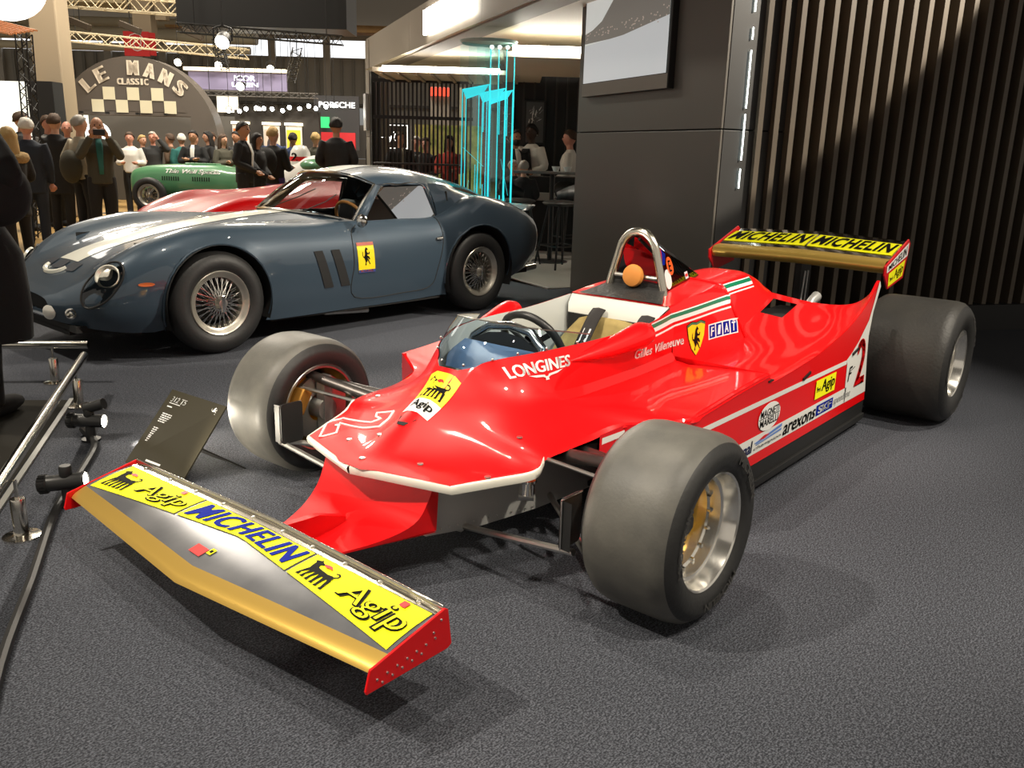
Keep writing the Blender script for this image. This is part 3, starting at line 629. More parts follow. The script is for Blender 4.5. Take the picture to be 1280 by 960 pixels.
# ---------------------------------------------------------- front wing
def wing_pt(s, c, z=0):
    """s -1..1 across, c 0..1 chord"""
    a = abs(s); le = lin((-1.072,0,.180),(-1.018,0,.198),a); te = lin((-.760,0,.246),(-.797,0,.256),a)
    th = .034*(1-.25*a)*(1.6*math.sqrt(max(c,0))*(1-c)) if c < 1 else 0
    p = lin(le,te,c); return V((p[0], s*.72, p[2]+th+z))
def wing_patch(name, c0f, c1f, m, n=12, k=6, parent=F1, z=0):
    mb = MB(); mb.grid([[wing_pt(-1+2*i/n, c0f(abs(-1+2*i/n))+(c1f(abs(-1+2*i/n))-c0f(abs(-1+2*i/n)))*j/k, z) for j in range(k+1)] for i in range(n+1)])
    return mb.build(name, m, parent)
gold_c = lambda a: .17+.05*a
WING = wing_patch('wing_leading_edge', lambda a: 0, gold_c, GOLD, 12, 7)
wing_patch('wing_upper_skin', gold_c, lambda a: .93, DARKM, 12, 8)
wing_patch('wing_trailing_strip', lambda a: .905, lambda a: 1.0, mat('warm_chrome',(.78,.74,.64),.2,1), 12, 3, z=.003)
mb = MB(); mb.grid([[wing_pt(-1+i/6,0),V(lin(wing_pt(-1+i/6,0),wing_pt(-1+i/6,1),.35))-V((0,0,.022)),wing_pt(-1+i/6,1)-V((0,0,.002))] for i in range(13)]); mb.build('wing_underside', GREYC, F1)
mb = MB(); mb.grid([[wing_pt(-1+i/6,1,.002),wing_pt(-1+i/6,1,.016)+V((.004,0,0))] for i in range(13)]); mb.build('wing_gurney_lip', mat('warm_chrome',(.78,.74,.64),.2,1), F1, solid=.003)
for k in range(10):
    s = -.9+1.8*k/9; mb = MB(); p = wing_pt(s,.955,.003); mb.lathe([(.007,0),(.006,.003),(0,.004)], p, (-.2,0,1), 8); mb.build('wing_rivet', STEEL, F1)
class WingArea:
    def __init__(s, s0, s1): s.s0, s.s1 = s0, s1
    def at(s, u, v, lift=0):
        ss = s.s0+(s.s1-s.s0)*u; a = abs(ss); fx = -.868-.098*a if a < 1 else -.966
        le = lin((-1.072,0),(-1.018,0),a)[0]; te = lin((-.760,0),(-.797,0),a)[0]
        c0 = (fx-le)/(te-le); c0 = max(c0, gold_c(a)+.01); c = c0+(.90-c0)*v
        return wing_pt(ss, c, .0025+lift*3.5)
    plate, poly, text = Quad.plate, Quad.poly, Quad.text
# reading direction for someone in front of the car: from the car's right (+y) to its left (-y)
q = WingArea(.975,.40); mb = MB(); agip_plate(q, mb, .36, .12, .86); q.poly(mb,[(.76,.80),(.81,.80),(.81,.95),(.76,.95)],2,.001); mb.build('oil_sticker', [YELLOW,BLACKP,REDP,WHITEP], F1, 0)
q = WingArea(.385,-.345); mb = MB(); q.plate(mb,0,12); q.text(mb,'MICHELIN',.03,.10,.985,.92,1,.050,.35,.0008,1.13); mb.build('tyre_maker_sticker', [YELLOW,BLUEP], F1, 0)
q = WingArea(-.36,-.985); mb = MB(); agip_plate(q, mb, .36, .12, .90); q.poly(mb,[(.80,.80),(.85,.80),(.85,.95),(.80,.95)],2,.001); mb.build('oil_sticker', [YELLOW,BLACKP,REDP,WHITEP], F1, 0)
class WingSpot(WingArea):
    def at(s, u, v, lift=0): return wing_pt(.10-.11*u, .26+.11*v, .002+lift)
q = WingSpot(0,1); mb = MB(); q.poly(mb,[(0,0),(.7,0),(.7,1),(0,1)],0); q.poly(mb,[(.75,.6),(1.0,.6),(1.0,1.3),(.75,1.3)],1); q.poly(mb,[(.80,.8),(.95,.8),(.95,1.1),(.80,1.1)],2,.001); mb.build('small_sticker', [REDP,YELLOW,BLACKP], F1, 0)
for sg in (1,-1):
    mb = MB(); mb.prism([(-1.040,.160),(-.785,.158),(-.772,.166),(-.785,.262),(-.795,.268),(-1.028,.216),(-1.042,.168)], (0,-sg*.722,0), (1,0,0), (0,0,1), .007*sg)
    ep = mb.build('front_endplate', RED, F1, 0, .002)
    for k in range(14):
        if k < 7: x, z = -1.01+.030*k, .185+.0035*k
        elif k < 12: x, z = -.995+.030*(k-7), .172+.0035*(k-7)
        else: x, z = (-.835,.222) if k == 12 else (-.81,.245)
        mb = MB(); mb.lathe([(.0035,0),(.003,.003),(0,.003)], (x,-sg*.729,z), (0,-sg,0), 6); mb.build('endplate_rivet', STEEL, ep)

# ---------------------------------------------------------- rear wing
def rw(s, c, z=0):
    a = abs(s); le = lin((2.975,0,.735),(2.955,0,.728),a); te = lin((3.43,0,.878),(3.335,0,.864),a)
    th = .05*(1.5*math.sqrt(c)*(1-c)); p = lin(le,te,c); return V((p[0], s*.53, p[2]+th+z))
mb = MB(); mb.grid([[rw(-1+i/5,.16+.84*j/8) for j in range(9)] for i in range(11)]); mb.build('rear_wing_skin', CHROME, F1)
mb = MB()
for i in range(11): pass
mb.grid([[rw(-1+i/5,.20,.001)] + [V((rw(-1+i/5,.0).x+.015+.035*math.cos(t), rw(-1+i/5,0).y, rw(-1+i/5,0).z+.012+.036*math.sin(t))) for t in (1.9,2.4,2.9,3.4,3.9,4.4,4.9)] for i in range(11)])
mb.build('rear_wing_leading_edge', mat('polished_gold',(.74,.50,.12),.32,.65), F1)
mb = MB(); mb.grid([[rw(-1+i/5,.05)-V((0,0,.03)),rw(-1+i/5,.5)-V((0,0,.055)),rw(-1+i/5,1)-V((0,0,.003))] for i in range(11)]); mb.build('rear_wing_underside', DARKM, F1)
class RW:
    def __init__(s, s0, s1): s.s0, s.s1 = s0, s1
    def at(s, u, v, lift=0): return rw(s.s0+(s.s1-s.s0)*u, .30+.48*v, .003+lift*6)
    plate, poly, text = Quad.plate, Quad.poly, Quad.text
for s0, s1 in ((.985,.015),(-.015,-.985)):
    q = RW(s0,s1); mb = MB(); q.plate(mb,0,10); q.text(mb,'MICHELIN',.03,.12,.985,.88,1,.042,.25,.0008,1.13); mb.build('tyre_maker_sticker', [YELLOW,BLACKP], F1, 0)
for sg in (1,-1):
    mb = MB(); mb.prism([(3.30,.882),(2.905,.752),(2.912,.70),(3.005,.615),(3.275,.655),(3.34,.855)][::-1], (0,-sg*.533,0), (1,0,0), (0,0,1), .010*sg); ep = mb.build('rear_endplate', RED2, F1, 0, .003)
    yy = -sg*.5445
    if sg == 1: q = Quad((2.945,yy,.712),(3.30,yy,.785),(3.30,yy,.862),(2.935,yy,.748),off=.0004)
    else: q = Quad((3.30,yy,.785),(2.945,yy,.712),(2.935,yy,.748),(3.30,yy,.862),off=.0004)
    mb = MB(); q.plate(mb,0,2); q.text(mb,'MICHELIN',.06,.15,.94,.85,1,.04,.15); mb.build('tyre_maker_sticker', [WHITEP,BLACKP], ep, 0)
    if sg == 1: q = Quad((3.0,yy,.630),(3.25,yy,.672),(3.27,yy,.765),(2.985,yy,.705),off=.0004)
    else: q = Quad((3.25,yy,.672),(3.0,yy,.630),(2.985,yy,.705),(3.27,yy,.765),off=.0004)
    mb = MB(); q.plate(mb,0,2); q.text(mb,'Agip',.34,.12,.94,.88,1,.02,.1)
    for p in DOG: q.poly(mb,[(.06+x*.24,.3+y*.35) for x, y in p],1)
    mb.build('oil_sticker', [YELLOW,BLACKP], ep, 0)
mb = MB(); mb.prism([(3.05,.45),(3.20,.45),(3.20,.75),(3.04,.72)], (0,.02,0), (1,0,0), (0,0,1), .04); pw = mb.build('rear_wing_post', BLACK, F1)
mb = MB(); mb.tube([(3.06,-.03,.47),(3.085,-.03,.66)],.005,5); mb.build('post_tube', WHITEP, pw); mb = MB(); mb.tube([(3.12,-.03,.47),(3.13,-.03,.66)],.005,5); mb.build('post_tube', WHITEP, pw)

# ---------------------------------------------------------- cockpit
IN = mat('cockpit_lining',(.50,.52,.50),.5); INB = IN
rim = cr([s[1] for s in SEC[3:]], 4)
for sg in (1,-1):
    mb = MB(); mb2 = MB()
    mb.grid([[(p[0]+.004,sg*(p[1]-.002),p[2]),(p[0]+.01,sg*max(p[1]-.025,.02),p[2]-.06),(p[0]+.012,sg*max(p[1]-.035,.02),p[2]-.16)] for p in rim])
    mb2.grid([[(p[0]+.012,sg*max(p[1]-.035,.02),p[2]-.16),(p[0]+.012,sg*max(p[1]-.05,.02),p[2]-.42)] for p in rim])
    mb.build('cockpit_lining', IN, F1, 40); mb2.build('cockpit_lower_lining', INB, F1, 40)
mb = MB(); mb.grid([[(1.035,y,.705) ,(.985,y*.93,.668),(.975,y*.9,.628)] for y in (-.25,-.12,0,.12,.25)]); mb.build('rear_bulkhead', mat('bulkhead_white',(.62,.62,.57),.5), F1)
mb = MB(); mb.grid([[(.975,y*.9,.63),(.99,y*.9,.30)] for y in (-.25,.25)]); mb.box((.45,0,.20),(1.1,.46,.02)); mb.build('cockpit_floor', BLACKM, F1)
TAN = mat('tan_suede',(.36,.27,.10),.9,noise=(14,(.26,.19,.07),.4,.65))
mb = MB()
ST_ = [[(.985,-.16,.60),(.975,-.08,.625),(.975,.08,.625),(.985,.16,.60)],[(.90,-.20,.52),(.93,-.08,.53),(.93,.08,.53),(.90,.20,.52)],[(.78,-.215,.42),(.84,-.09,.40),(.84,.09,.40),(.78,.215,.42)],[(.62,-.215,.37),(.68,-.09,.32),(.68,.09,.32),(.62,.215,.37)],[(.45,-.20,.38),(.46,-.09,.34),(.46,.09,.34),(.45,.20,.38)]]
mb.grid(surf(ST_,3,3)); seat = mb.build('seat', TAN, F1, 60, solid=.03)
mb = MB(); mb.lathe([(.03,0),(.028,.004),(.0,.004)], (.925,-.06,.555), (-.65,0,.6), 16); mb.build('seat_badge', mat('brown_badge',(.30,.11,.02),.6), seat)
for y in (.055,-.19):
    mb = MB(); path = cr([(.99,y,.655),(.955,y,.630),(.905,y*1.05,.565),(.82,y*1.1,.455),(.72,y*1.1,.39)],4)
    mb.grid([[(p[0]-.02,p[1]-.032,p[2]+.008),(p[0]-.024,p[1],p[2]+.014),(p[0]-.02,p[1]+.032,p[2]+.008)] for p in path]); b_ = mb.build('shoulder_belt', mat('belt_webbing',(.025,.022,.022),.85), F1, 60, solid=.006)
    if y > 0:
        mb = MB(); q = Quad((.80,.079,.458),(.80,.041,.458),(.895,.037,.585),(.895,.073,.585),off=.008); q.plate(mb,0,2)
        for k, ch in enumerate('era'): q.text(mb,ch,.18,.10+k*.30,.82,.32+k*.30,1,.02)
        mb.build('belt_label', [WHITEP,BLACKP], b_, 0)
# steering wheel and instrument hoop
wc = V((.44,0,.605)); wn = V((-.86,0,-.5)).normalized(); e1 = V((0,1,0)); e2 = wn.cross(e1).normalized()
def ringpath(c, r, n=28): return [c+(e1*math.cos(2*PI*k/n)+e2*math.sin(2*PI*k/n))*r for k in range(n)]
mb = MB(); mb.tube(ringpath(wc,.135), .0155, 10, True); sw = mb.build('steering_wheel', mat('wheel_leather',(.02,.02,.02),.35), F1)
mb = MB()
for a in (0,2*PI/3,4*PI/3): mb.bar(wc+wn*.02, wc+(e1*math.cos(a-.52)+e2*math.sin(a-.52))*.13, .022, .006, wn)
mb.lathe([(.04,0),(.036,.02),(.0,.02)], wc, -wn, 16); mb.build('wheel_spokes', BLACK, sw)
mb = MB(); mb.tube([(.26,.19,.56),(.285,.165,.63),(.30,.10,.676),(.305,0,.688),(.30,-.10,.676),(.285,-.165,.63),(.26,-.19,.56)], .017, 10); mb.build('dash_hoop', mat('smoked_steel',(.42,.43,.43),.2,1), F1)
mb = MB(); mb.grid([[(.27,y,.67-.9*y*y*2),(.24,y*1.05,.50)] for y in (-.16,-.08,0,.08,.16)]); dash = mb.build('instrument_panel', mat('dash_black',(.015,.015,.016),.4), F1)
for y, r in ((-.06,.03),(.06,.036),(.0,.024)):
    mb = MB(); mb.lathe([(r,0),(r,.012),(r*.8,.014),(0,.012)], (.275,y,.61), (1,0,.2), 16); mb.build('gauge', BLACK, dash)
mb = MB(); mb.grid(surf([[(.02,-.06,.575),(.02,.06,.575)],[(.10,-.13,.60),(.11,.13,.60)],[(.24,-.17,.625),(.24,.17,.625)]],3,3)); mb.build('scuttle_panel', mat('blue_grey_panel',(.10,.16,.26),.35), F1)
WS = [[(-.025,0,.588),(.095,0,.742)],[(.022,.095,.603),(.125,.085,.735)],[(.085,.155,.628),(.175,.150,.724)],[(.165,.203,.640),(.24,.195,.712)],[(.28,.250,.651),(.33,.235,.698)],[(.42,.277,.658),(.43,.268,.680)]]
rows = [[mir(p) for p in r] for r in WS[::-1]]+WS[1:]
mb = MB(); S = surf([[a, (a[0]*.55+b[0]*.45, a[1]*.5+b[1]*.5, a[2]*.48+b[2]*.52), b] for a, b in rows],4,3); mb.grid(S)
ws = mb.build('windscreen', glass('blue_tinted_screen',(.60,.72,.82),.02), F1, 60)
mb = MB(); mb.tube([r[-1] for r in S], .0025, 5); mb.build('screen_edge', STEEL, ws)
for k in range(2,40,4):
    if k < len(S): mb = MB(); p = S[k][0]; mb.ball((p[0],p[1]*1.02,p[2]+.008),.0055,8,5); mb.build('screen_screw', STEEL, ws)
# roll hoop, headrest and clear fairing
HP = [(1.165,-.150,.70),(1.165,-.135,.76),(1.165,-.100,.88),(1.165,-.080,.94),(1.165,-.045,.978),(1.165,0,.990)]
hp = cr(HP+[mir(p) for p in HP[-2::-1]],4)
mb = MB(); mb.tube(hp, .0185, 12); RH = mb.build('roll_hoop', mat('warm_polished_steel',(.72,.68,.58),.22,1), F1, 60)
mb = MB(); mb.tube([(1.165,-.125,.795),(1.165,.125,.795)],.010,8); mb.build('hoop_crossbar', STEEL, RH)
mb = MB(); mb.lathe([(.0,.026),(.030,.026),(.046,.020),(.050,.008),(.046,-.008),(.0,-.010)], (1.145,0,.800), (-1,0,.08), 24); mb.build('headrest_pad', mat('orange_leather',(.68,.26,.05),.55), RH)
PER = glass('smoked_perspex',(.22,.22,.23),.05)
apex = (1.74,0,.752)
mb = MB()
fr = [hp[i] for i in range(0,len(hp),4)]
mb.grid([[p, lin(p,(apex[0],(p[1])*.35,min(p[2],.752)),.5), (apex[0],p[1]*.05,apex[2]+.0*p[2])] for p in fr]); fair = mb.build('hoop_fairing', PER, F1, 20)
mb = MB(); mb.add([(1.17,-.145,.742),(1.17,.145,.742),(1.74,.0,.762)],[(0,1,2)]); mb.build('fairing_base', BLACK, F1, 0)
mb = MB(); mb.grid([[(1.033,y*.215,.7125),(1.10,y*.18,.732),(1.168,y*.148,.755)] for y in (-1,-.5,0,.5,1)]); mb.build('quilted_shroud', mat('quilted_black',(.02,.02,.02),.5,bump=(40,.6)), F1)
mb = MB(); mb.box((1.172,0,.725),(.012,.27,.09)); mb.build('black_firewall', mat('quilted_black',(.02,.02,.02),.5,bump=(40,.6)), F1)
mb = MB()
for p, q2 in ((fr[0],apex),(fr[len(fr)//2],apex),(fr[-1],apex)): mb.tube([p,lin(p,q2,.98)],.004,5)
mb.tube([(1.17,0,.96),(1.40,-.05,.80)],.008,6); mb.build('fairing_edge', BLACK, RH)
fv = bvh_of(fair)
def fq(x0,x1,z0,z1): return Quad((x0,-.4,z0),(x1,-.4,z0),(x1,-.4,z1),(x0,-.4,z1),fv,(0,1,0))
mb = MB(); q = fq(1.25,1.33,.80,.88); q.poly(mb,[(.5+.5*math.cos(t*PI/8),.5+.5*math.sin(t*PI/8)) for t in range(16)],0); q.text(mb,'E',.3,.2,.7,.8,1,.03); mb.build('extinguisher_mark', [mat('orange_print',(.75,.10,.01),.5),BLACKP], F1, 0)
mb = MB(); q = fq(1.19,1.265,.85,.93); q.poly(mb,[(0,0),(.55,.0),(1,.55),(0,1)],0); q.poly(mb,[(.05,.1),(.35,.9),(.5,.85),(.2,.05)],1,.001); mb.build('flag_sticker', [BLUEP,REDP], F1, 0)
mb = MB(); q = fq(1.20,1.28,.745,.83); q.poly(mb,[(.5+.5*math.cos(t*PI/8),.5+.5*math.sin(t*PI/8)) for t in range(16)],0); mb.build('filler_cap', WHITEP, F1, 0)
mb = MB(); q = fq(1.46,1.52,.765,.795); q.plate(mb,0,1); q.poly(mb,[(.1,.3),(.9,.3),(.9,.7),(.1,.7)],1); mb.build('small_label', [mat('pale_print',(.6,.6,.65),.5),REDP], F1, 0)
# mirror fairings
for sg in (1,-1):
    pth = cr([(.31,.268,.600),(.42,.288,.612),(.55,.308,.628),(.68,.325,.650),(.735,.330,.654)],4)
    rad = [r[0] for r in cr([(.004,),(.024,),(.040,),(.050,),(.040,)],4)]
    mb = MB(); mb.tube([(p[0],-sg*p[1],p[2]) for p in pth], rad, 14, sq=.8); mb.build('mirror_fairing', RED, F1, 60)
# ================================================================== blue grand tourer
GT = thing('grand_tourer_car', 'slate blue vintage grand tourer with white hood stripe and wire wheels', 'car', (.909,3.634,0), -.0287)
BLUE = mat('slate_blue_paint', (.038,.060,.085), .42, .15, coat=1, spec=.25)
CARSEC = [
 (-.82,[(0,.440),(.15,.438),(.26,.430),(.34,.420),(.40,.400),(.43,.36),(.41,.30),(.36,.25)]),
 (-.71,[(0,.520),(.18,.516),(.34,.505),(.46,.505),(.55,.470),(.60,.40),(.585,.30),(.52,.22)]),
 (-.54,[(0,.600),(.20,.596),(.37,.600),(.53,.640),(.645,.590),(.695,.46),(.685,.30),(.62,.19)]),
 (-.33,[(0,.668),(.20,.662),(.38,.674),(.55,.740),(.685,.690),(.748,.53),(.742,.32),(.68,.18)]),
 (0,[(0,.738),(.20,.732),(.38,.738),(.56,.808),(.70,.755),(.788,.58),(.785,.34),(.74,.17)]),
 (.35,[(0,.788),(.20,.782),(.38,.772),(.56,.812),(.69,.765),(.768,.60),(.768,.35),(.73,.17)]),
 (.75,[(0,.826),(.22,.820),(.40,.800),(.55,.795),(.66,.762),(.737,.61),(.742,.36),(.71,.165)]),
 (1.10,[(0,.838),(.25,.830),(.42,.812),(.56,.795),(.65,.766),(.727,.61),(.732,.36),(.70,.165)]),
 (1.60,[(0,.80),(.25,.80),(.42,.798),(.57,.795),(.655,.773),(.727,.61),(.732,.36),(.70,.165)]),
 (2.00,[(0,.80),(.25,.80),(.42,.80),(.57,.805),(.665,.785),(.735,.64),(.738,.37),(.705,.175)]),
 (2.40,[(0,.87),(.25,.87),(.42,.885),(.58,.945),(.71,.880),(.790,.66),(.788,.38),(.75,.185)]),
 (2.75,[(0,.86),(.25,.86),(.42,.870),(.57,.925),(.69,.860),(.768,.65),(.758,.40),(.71,.225)]),
 (3.10,[(0,.81),(.25,.81),(.40,.815),(.53,.835),(.63,.785),(.695,.63),(.682,.42),(.62,.285)]),
 (3.28,[(0,.78),(.25,.78),(.38,.775),(.50,.765),(.59,.720),(.640,.59),(.615,.42),(.55,.325)])]
def car_shell(sec, arches, open_, nu=7, nv=4):
    """half body grid with round wheel arches; returns rows"""
    ctrl = [[(u,v,z) for v, z in p] for u, p in sec]; S = surf(ctrl,nu,nv); mb = MB()
    def snap(p):
        for (au,az,ar) in arches:
            d = math.hypot(p[0]-au,p[2]-az)
            if p[1] > .5 and ar*.90 < d < ar*1.10 : return (au+(p[0]-au)*ar/d, p[1], az+(p[2]-az)*ar/d)
        return p
    for i in range(len(S)-1):
        for j in range(len(S[0])-1):
            q = [S[i][j],S[i][j+1],S[i+1][j+1],S[i+1][j]]; c = [sum(p[k] for p in q)/4 for k in range(3)]
            if any(c[1] > .5 and c[2] < az+ar and math.hypot(c[0]-au,c[2]-az) < ar for au,az,ar in arches): continue
            if open_(c): continue
            for sg in (1,-1): mb.add([(p[0],sg*p[1],p[2]) for p in map(snap,q)],[(0,1,2,3)])
    return S, mb
ARCH = [(0,.33,.372),(2.40,.335,.390)]
S, mb = car_shell(CARSEC, ARCH, lambda c: 1.14 < c[0] < 2.2 and c[1] < .56 and c[2] > .6)
# nose: lip rolling into the oval intake, tail panel
ring = S[0]; full = ring+[(p[0],-p[1],p[2]) for p in ring[::-1]][0:-1]
N_ = len(full); loops = [full]
for k, (uu, sv, sz) in enumerate(((-.855,.88,.84),(-.875,.74,.66),(-.865,.68,.56),(-.82,.66,.54))):
    loops.append([(uu, p[1]*sv, .350+(p[2]-.350)*sz) for p in full])
for a, b in zip(loops,loops[1:]):
    for i in range(N_): mb.add([a[i],a[(i+1)%N_],b[(i+1)%N_],b[i]],[(0,1,2,3)])
tail = S[-1]; ft = tail+[(p[0],-p[1],p[2]) for p in tail[::-1]][0:-1]; N2 = len(ft)
lp = [ft]+[[(3.28+du, p[1]*s_, .56+(p[2]-.56)*s_) for p in ft] for du, s_ in ((.02,.97),(.0,.90),(-.02,.5),(-.02,.02))]
for a, b in zip(lp,lp[1:]):
    for i in range(N2): mb.add([a[i],a[(i+1)%N2],b[(i+1)%N2],b[i]],[(0,1,2,3)])
GB = mb.build('car_body', BLUE, GT, 35)
mb = MB(); mb.add([(-.815,p[1]*.67,.35+(p[2]-.35)*.55) for p in full],[tuple(range(N_))]); mb.build('grille', BLACKM, GT, 0)
# ducktail
mb = MB(); mb.grid(surf([[(3.16,v,.80),(3.27,v*.98,.805),(3.36,v*.96,.845)] for v in (-.56,-.4,-.2,0,.2,.4,.56)],2,3)); mb.build('ducktail_spoiler', BLUE, GT, solid=.012)
# wheel wells and belly
for au, az, ar in ARCH:
    for sg in (1,-1):
        mb = MB(); mb.lathe([(ar-.004,.40),(ar-.004,.775 if au == 0 else .775)], (au,0,az), (0,sg,0), 24, a0=-PI*.62, a1=PI*.62)
        mb.add([(au-ar,sg*.42,az-.15),(au+ar,sg*.42,az-.15),(au+ar,sg*.42,az+ar),(au-ar,sg*.42,az+ar)],[(0,1,2,3)]); mb.build('wheel_well', BLACKM, GT)
mb = MB(); mb.box((1.2,0,.17),(1.6,1.38,.04)); mb.box((2.9,0,.26),(.7,1.1,.04)); mb.box((-.55,0,.22),(.5,1.0,.04)); mb.box((1.2,0,.19),(4.0,.8,.03)); mb.build('belly_pan', BLACKM, GT)
# greenhouse
WSB = [(.92,0,.848),(.95,.25,.842),(1.05,.45,.828),(1.20,.590,.790)]; WST = [(1.37,0,1.125),(1.38,.22,1.118),(1.42,.38,1.090),(1.50,.480,1.043)]
def both(rows): return [[(p[0],-p[1],p[2]) for p in r[::-1]][:-1]+list(r) for r in rows]
mid = [tuple((a+b)/2+(0,0,.018)[k] for k, (a,b) in enumerate(zip(p,q))) for p, q in zip(WSB,WST)]
mb = MB(); W_ = surf(both([WSB,mid,WST]),4,3); mb.grid(W_); mb.build('windscreen', glass('clear_glass',(.86,.92,.90),.05), GT, 60)
RF = [WST,[(1.68,0,1.168),(1.68,.22,1.161),(1.68,.40,1.125),(1.68,.505,1.062)],[(2.0,0,1.165),(2.0,.22,1.156),(2.0,.39,1.118),(2.02,.508,1.052)],[(2.35,0,1.115),(2.35,.21,1.105),(2.35,.37,1.065),(2.38,.475,.998)]]
mb = MB(); R_ = surf(both(RF),4,3); mb.grid(R_); ROOF = mb.build('roof', BLUE, GT, 60)
RWIN = [RF[-1],[(2.75,0,1.01),(2.75,.20,1.0),(2.75,.34,.965),(2.76,.43,.915)],[(3.16,0,.83),(3.16,.18,.828),(3.16,.28,.82),(3.16,.36,.815)]]
mb = MB(); mb.grid(surf(both(RWIN),5,3)); mb.build('rear_window', glass('dim_glass',(.30,.34,.36),.12), GT, 60)
for sg in (1,-1):
    f = lambda p: (p[0],sg*p[1],p[2])
    QP = [[(2.02,.640,.775),(2.02,.59,.91),(2.02,.508,1.052)],[(2.20,.620,.850),(2.20,.56,.97),(2.20,.495,1.04)],[(2.38,.58,.925),(2.38,.53,.97),(2.38,.475,.998)],[(2.76,.50,.90),(2.76,.46,.91),(2.76,.43,.915)],[(3.16,.40,.80),(3.16,.38,.81),(3.16,.36,.815)]]
    mb = MB(); mb.grid([[f(p) for p in r] for r in surf(QP,4,3)]); qp = mb.build('quarter_panel', BLUE, GT, 60)
    mb = MB(); mb.tube([f((2.17,.585,.915)),f((2.19,.553,.985))],.010,6); mb.build('quarter_vent', BLACKM, qp)
    win = [(1.27,.622,.775),(1.54,.500,1.024),(1.70,.512,1.042),(1.97,.514,1.032),(2.0,.636,.778)]
    mb = MB(); mb.add([f((1.27,.625,.775)),f((1.54,.502,1.024)),f((1.97,.514,1.032)),f((2.0,.638,.778))],[(0,1,2,3)]); mb.build('side_window', glass('side_glass',(.72,.78,.80),.10), GT)
    mb = MB(); mb.tube([f(p) for p in cr(win,4)]+[f(win[0])],.009,6); mb.build('side_window_frame', CHROME, GT)
    mb = MB(); mb.grid([[f(p) for p in r] for r in [[(1.50,.482,1.043),(1.54,.502,1.031)],[(1.20,.592,.790),(1.27,.63,.772)]]]); mb.grid([[f((1.50,.482,1.044)),f((1.54,.50,1.031))],[f((1.68,.505,1.063)),f((1.70,.512,1.048))],[f((2.02,.508,1.052)),f((1.97,.514,1.035))]]); mb.grid([[f((2.02,.508,1.052)),f((1.97,.514,1.035))],[f((2.02,.640,.775)),f((2.0,.638,.775))]]); mb.build('door_pillar', BLUE, GT, solid=.012)
mb = MB(); mb.tube([W_[-1][i] for i in range(len(W_[0]))],.011,6); mb.tube([W_[0][i] for i in range(len(W_[0]))],.010,6); mb.tube([r[0] for r in W_],.011,6); mb.tube([r[-1] for r in W_],.011,6); mb.build('windscreen_surround', CHROME, GT)
mb = MB(); mb.tube([(.95,.1,.855),(1.1,-.05,.935),(1.22,-.12,1.0)],.004,5); mb.tube([(.97,-.3,.85),(1.12,-.38,.92),(1.20,-.40,.97)],.004,5); mb.build('wipers', BLACK, GT)['kind'] = 'stuff'
# cabin
mb = MB(); mb.grid([[(1.10,v,.80),(1.18,v,.79),(1.24,v,.73),(1.24,v,.5)] for v in (-.56,-.2,.2,.56)]); mb.build('dashboard', mat('dash_dark',(.015,.015,.016),.7), GT)
mb = MB(); mb.box((1.6,0,.24),(1.3,1.2,.03)); mb.add([(2.2,-.56,.25),(2.2,.56,.25),(2.2,.50,.95),(2.2,-.50,.95)],[(0,1,2,3)]); mb.build('cabin_trim', BLACKM, GT)
for v in (-.30,.30):
    mb = MB(); mb.box((1.62,v,.40),(.45,.42,.14)); mb.box((1.92,v,.62),(.13,.42,.52),Matrix.Rotation(.25,3,'Y')); mb.build('bucket_seat', mat('seat_dark_leather',(.035,.032,.03),.6) if v > 0 else mat('seat_blue_cloth',(.02,.05,.18),.8), GT, bevel=.04)
wc2 = V((1.42,-.32,.745)); n2 = V((-.88,0,-.45)).normalized(); f1_ = V((0,1,0)); f2_ = n2.cross(f1_)
mb = MB(); mb.tube([wc2+(f1_*math.cos(k*PI/14)+f2_*math.sin(k*PI/14))*.185 for k in range(28)],.013,8,True); sw2 = mb.build('wooden_steering_wheel', mat('wood_rim',(.38,.16,.05),.35), GT)
mb = MB()
for k in range(3): mb.bar(wc2, wc2+(f1_*math.cos(k*2.094)+f2_*math.sin(k*2.094))*.18, .02,.005,n2)
mb.build('wheel_spokes', STEEL, sw2)
# decorations laid on the body (local frame)
GV = bvh_of(*[o for o in (GB,)]); GVR = bvh_of(ROOF)
def gq(a,b,c,d,ray,bv=None): return Quad(a,b,c,d,bv or GV,ray,.003)
WH2 = mat('ivory_stripe',(.62,.62,.55),.35,coat=.6)
mb = MB()
rows = [[gq((u,-.13,1.3),(u,.13,1.3),(u+.01,.13,1.3),(u+.01,-.13,1.3),(0,0,-1)).at(t,0) for t in (0,.25,.5,.75,1)] for u in [-.60+.05*i for i in range(33)]]
mb.grid(rows); mb.build('hood_stripe', WH2, GT, 40)
mb = MB(); mb.grid([[gq((u,-.13,1.5),(u,.13,1.5),(u+.01,.13,1.5),(u+.01,-.13,1.5),(0,0,-1),GVR).at(t,0) for t in (0,.25,.5,.75,1)] for u in [1.375+.05*i for i in range(20)]]); mb.build('roof_stripe', WH2, GT, 40)
mb = MB(); q = gq((-.60,-.13,1.3),(-.60,.13,1.3),(-.73,.13,1.3),(-.73,-.13,1.3),(0,0,-1))
pts = [q.at(.5+.5*math.cos(t), .55+.45*math.sin(t)-.5*(.0), .0) for t in [PI*k/12 for k in range(13)]]
mb.tube(pts,.016,6); mb.build('nose_stripe_loop', WH2, GT)
for v in (-.17,.0,.17):
    mb = MB(); q = gq((-.60,v-.065,1.3),(-.60,v+.065,1.3),(-.69,v+.075,1.3),(-.69,v-.075,1.3),(0,0,-1)); q.poly(mb,[(.1,.1),(.9,.1),(1,.9),(.5,1.05),(0,.9)],0,.003); mb.build('nose_vent_slot', mat('vent_slot_shade',(.008,.012,.02),.5), GT, 0)  # shade inside the nose slots painted as dark patches
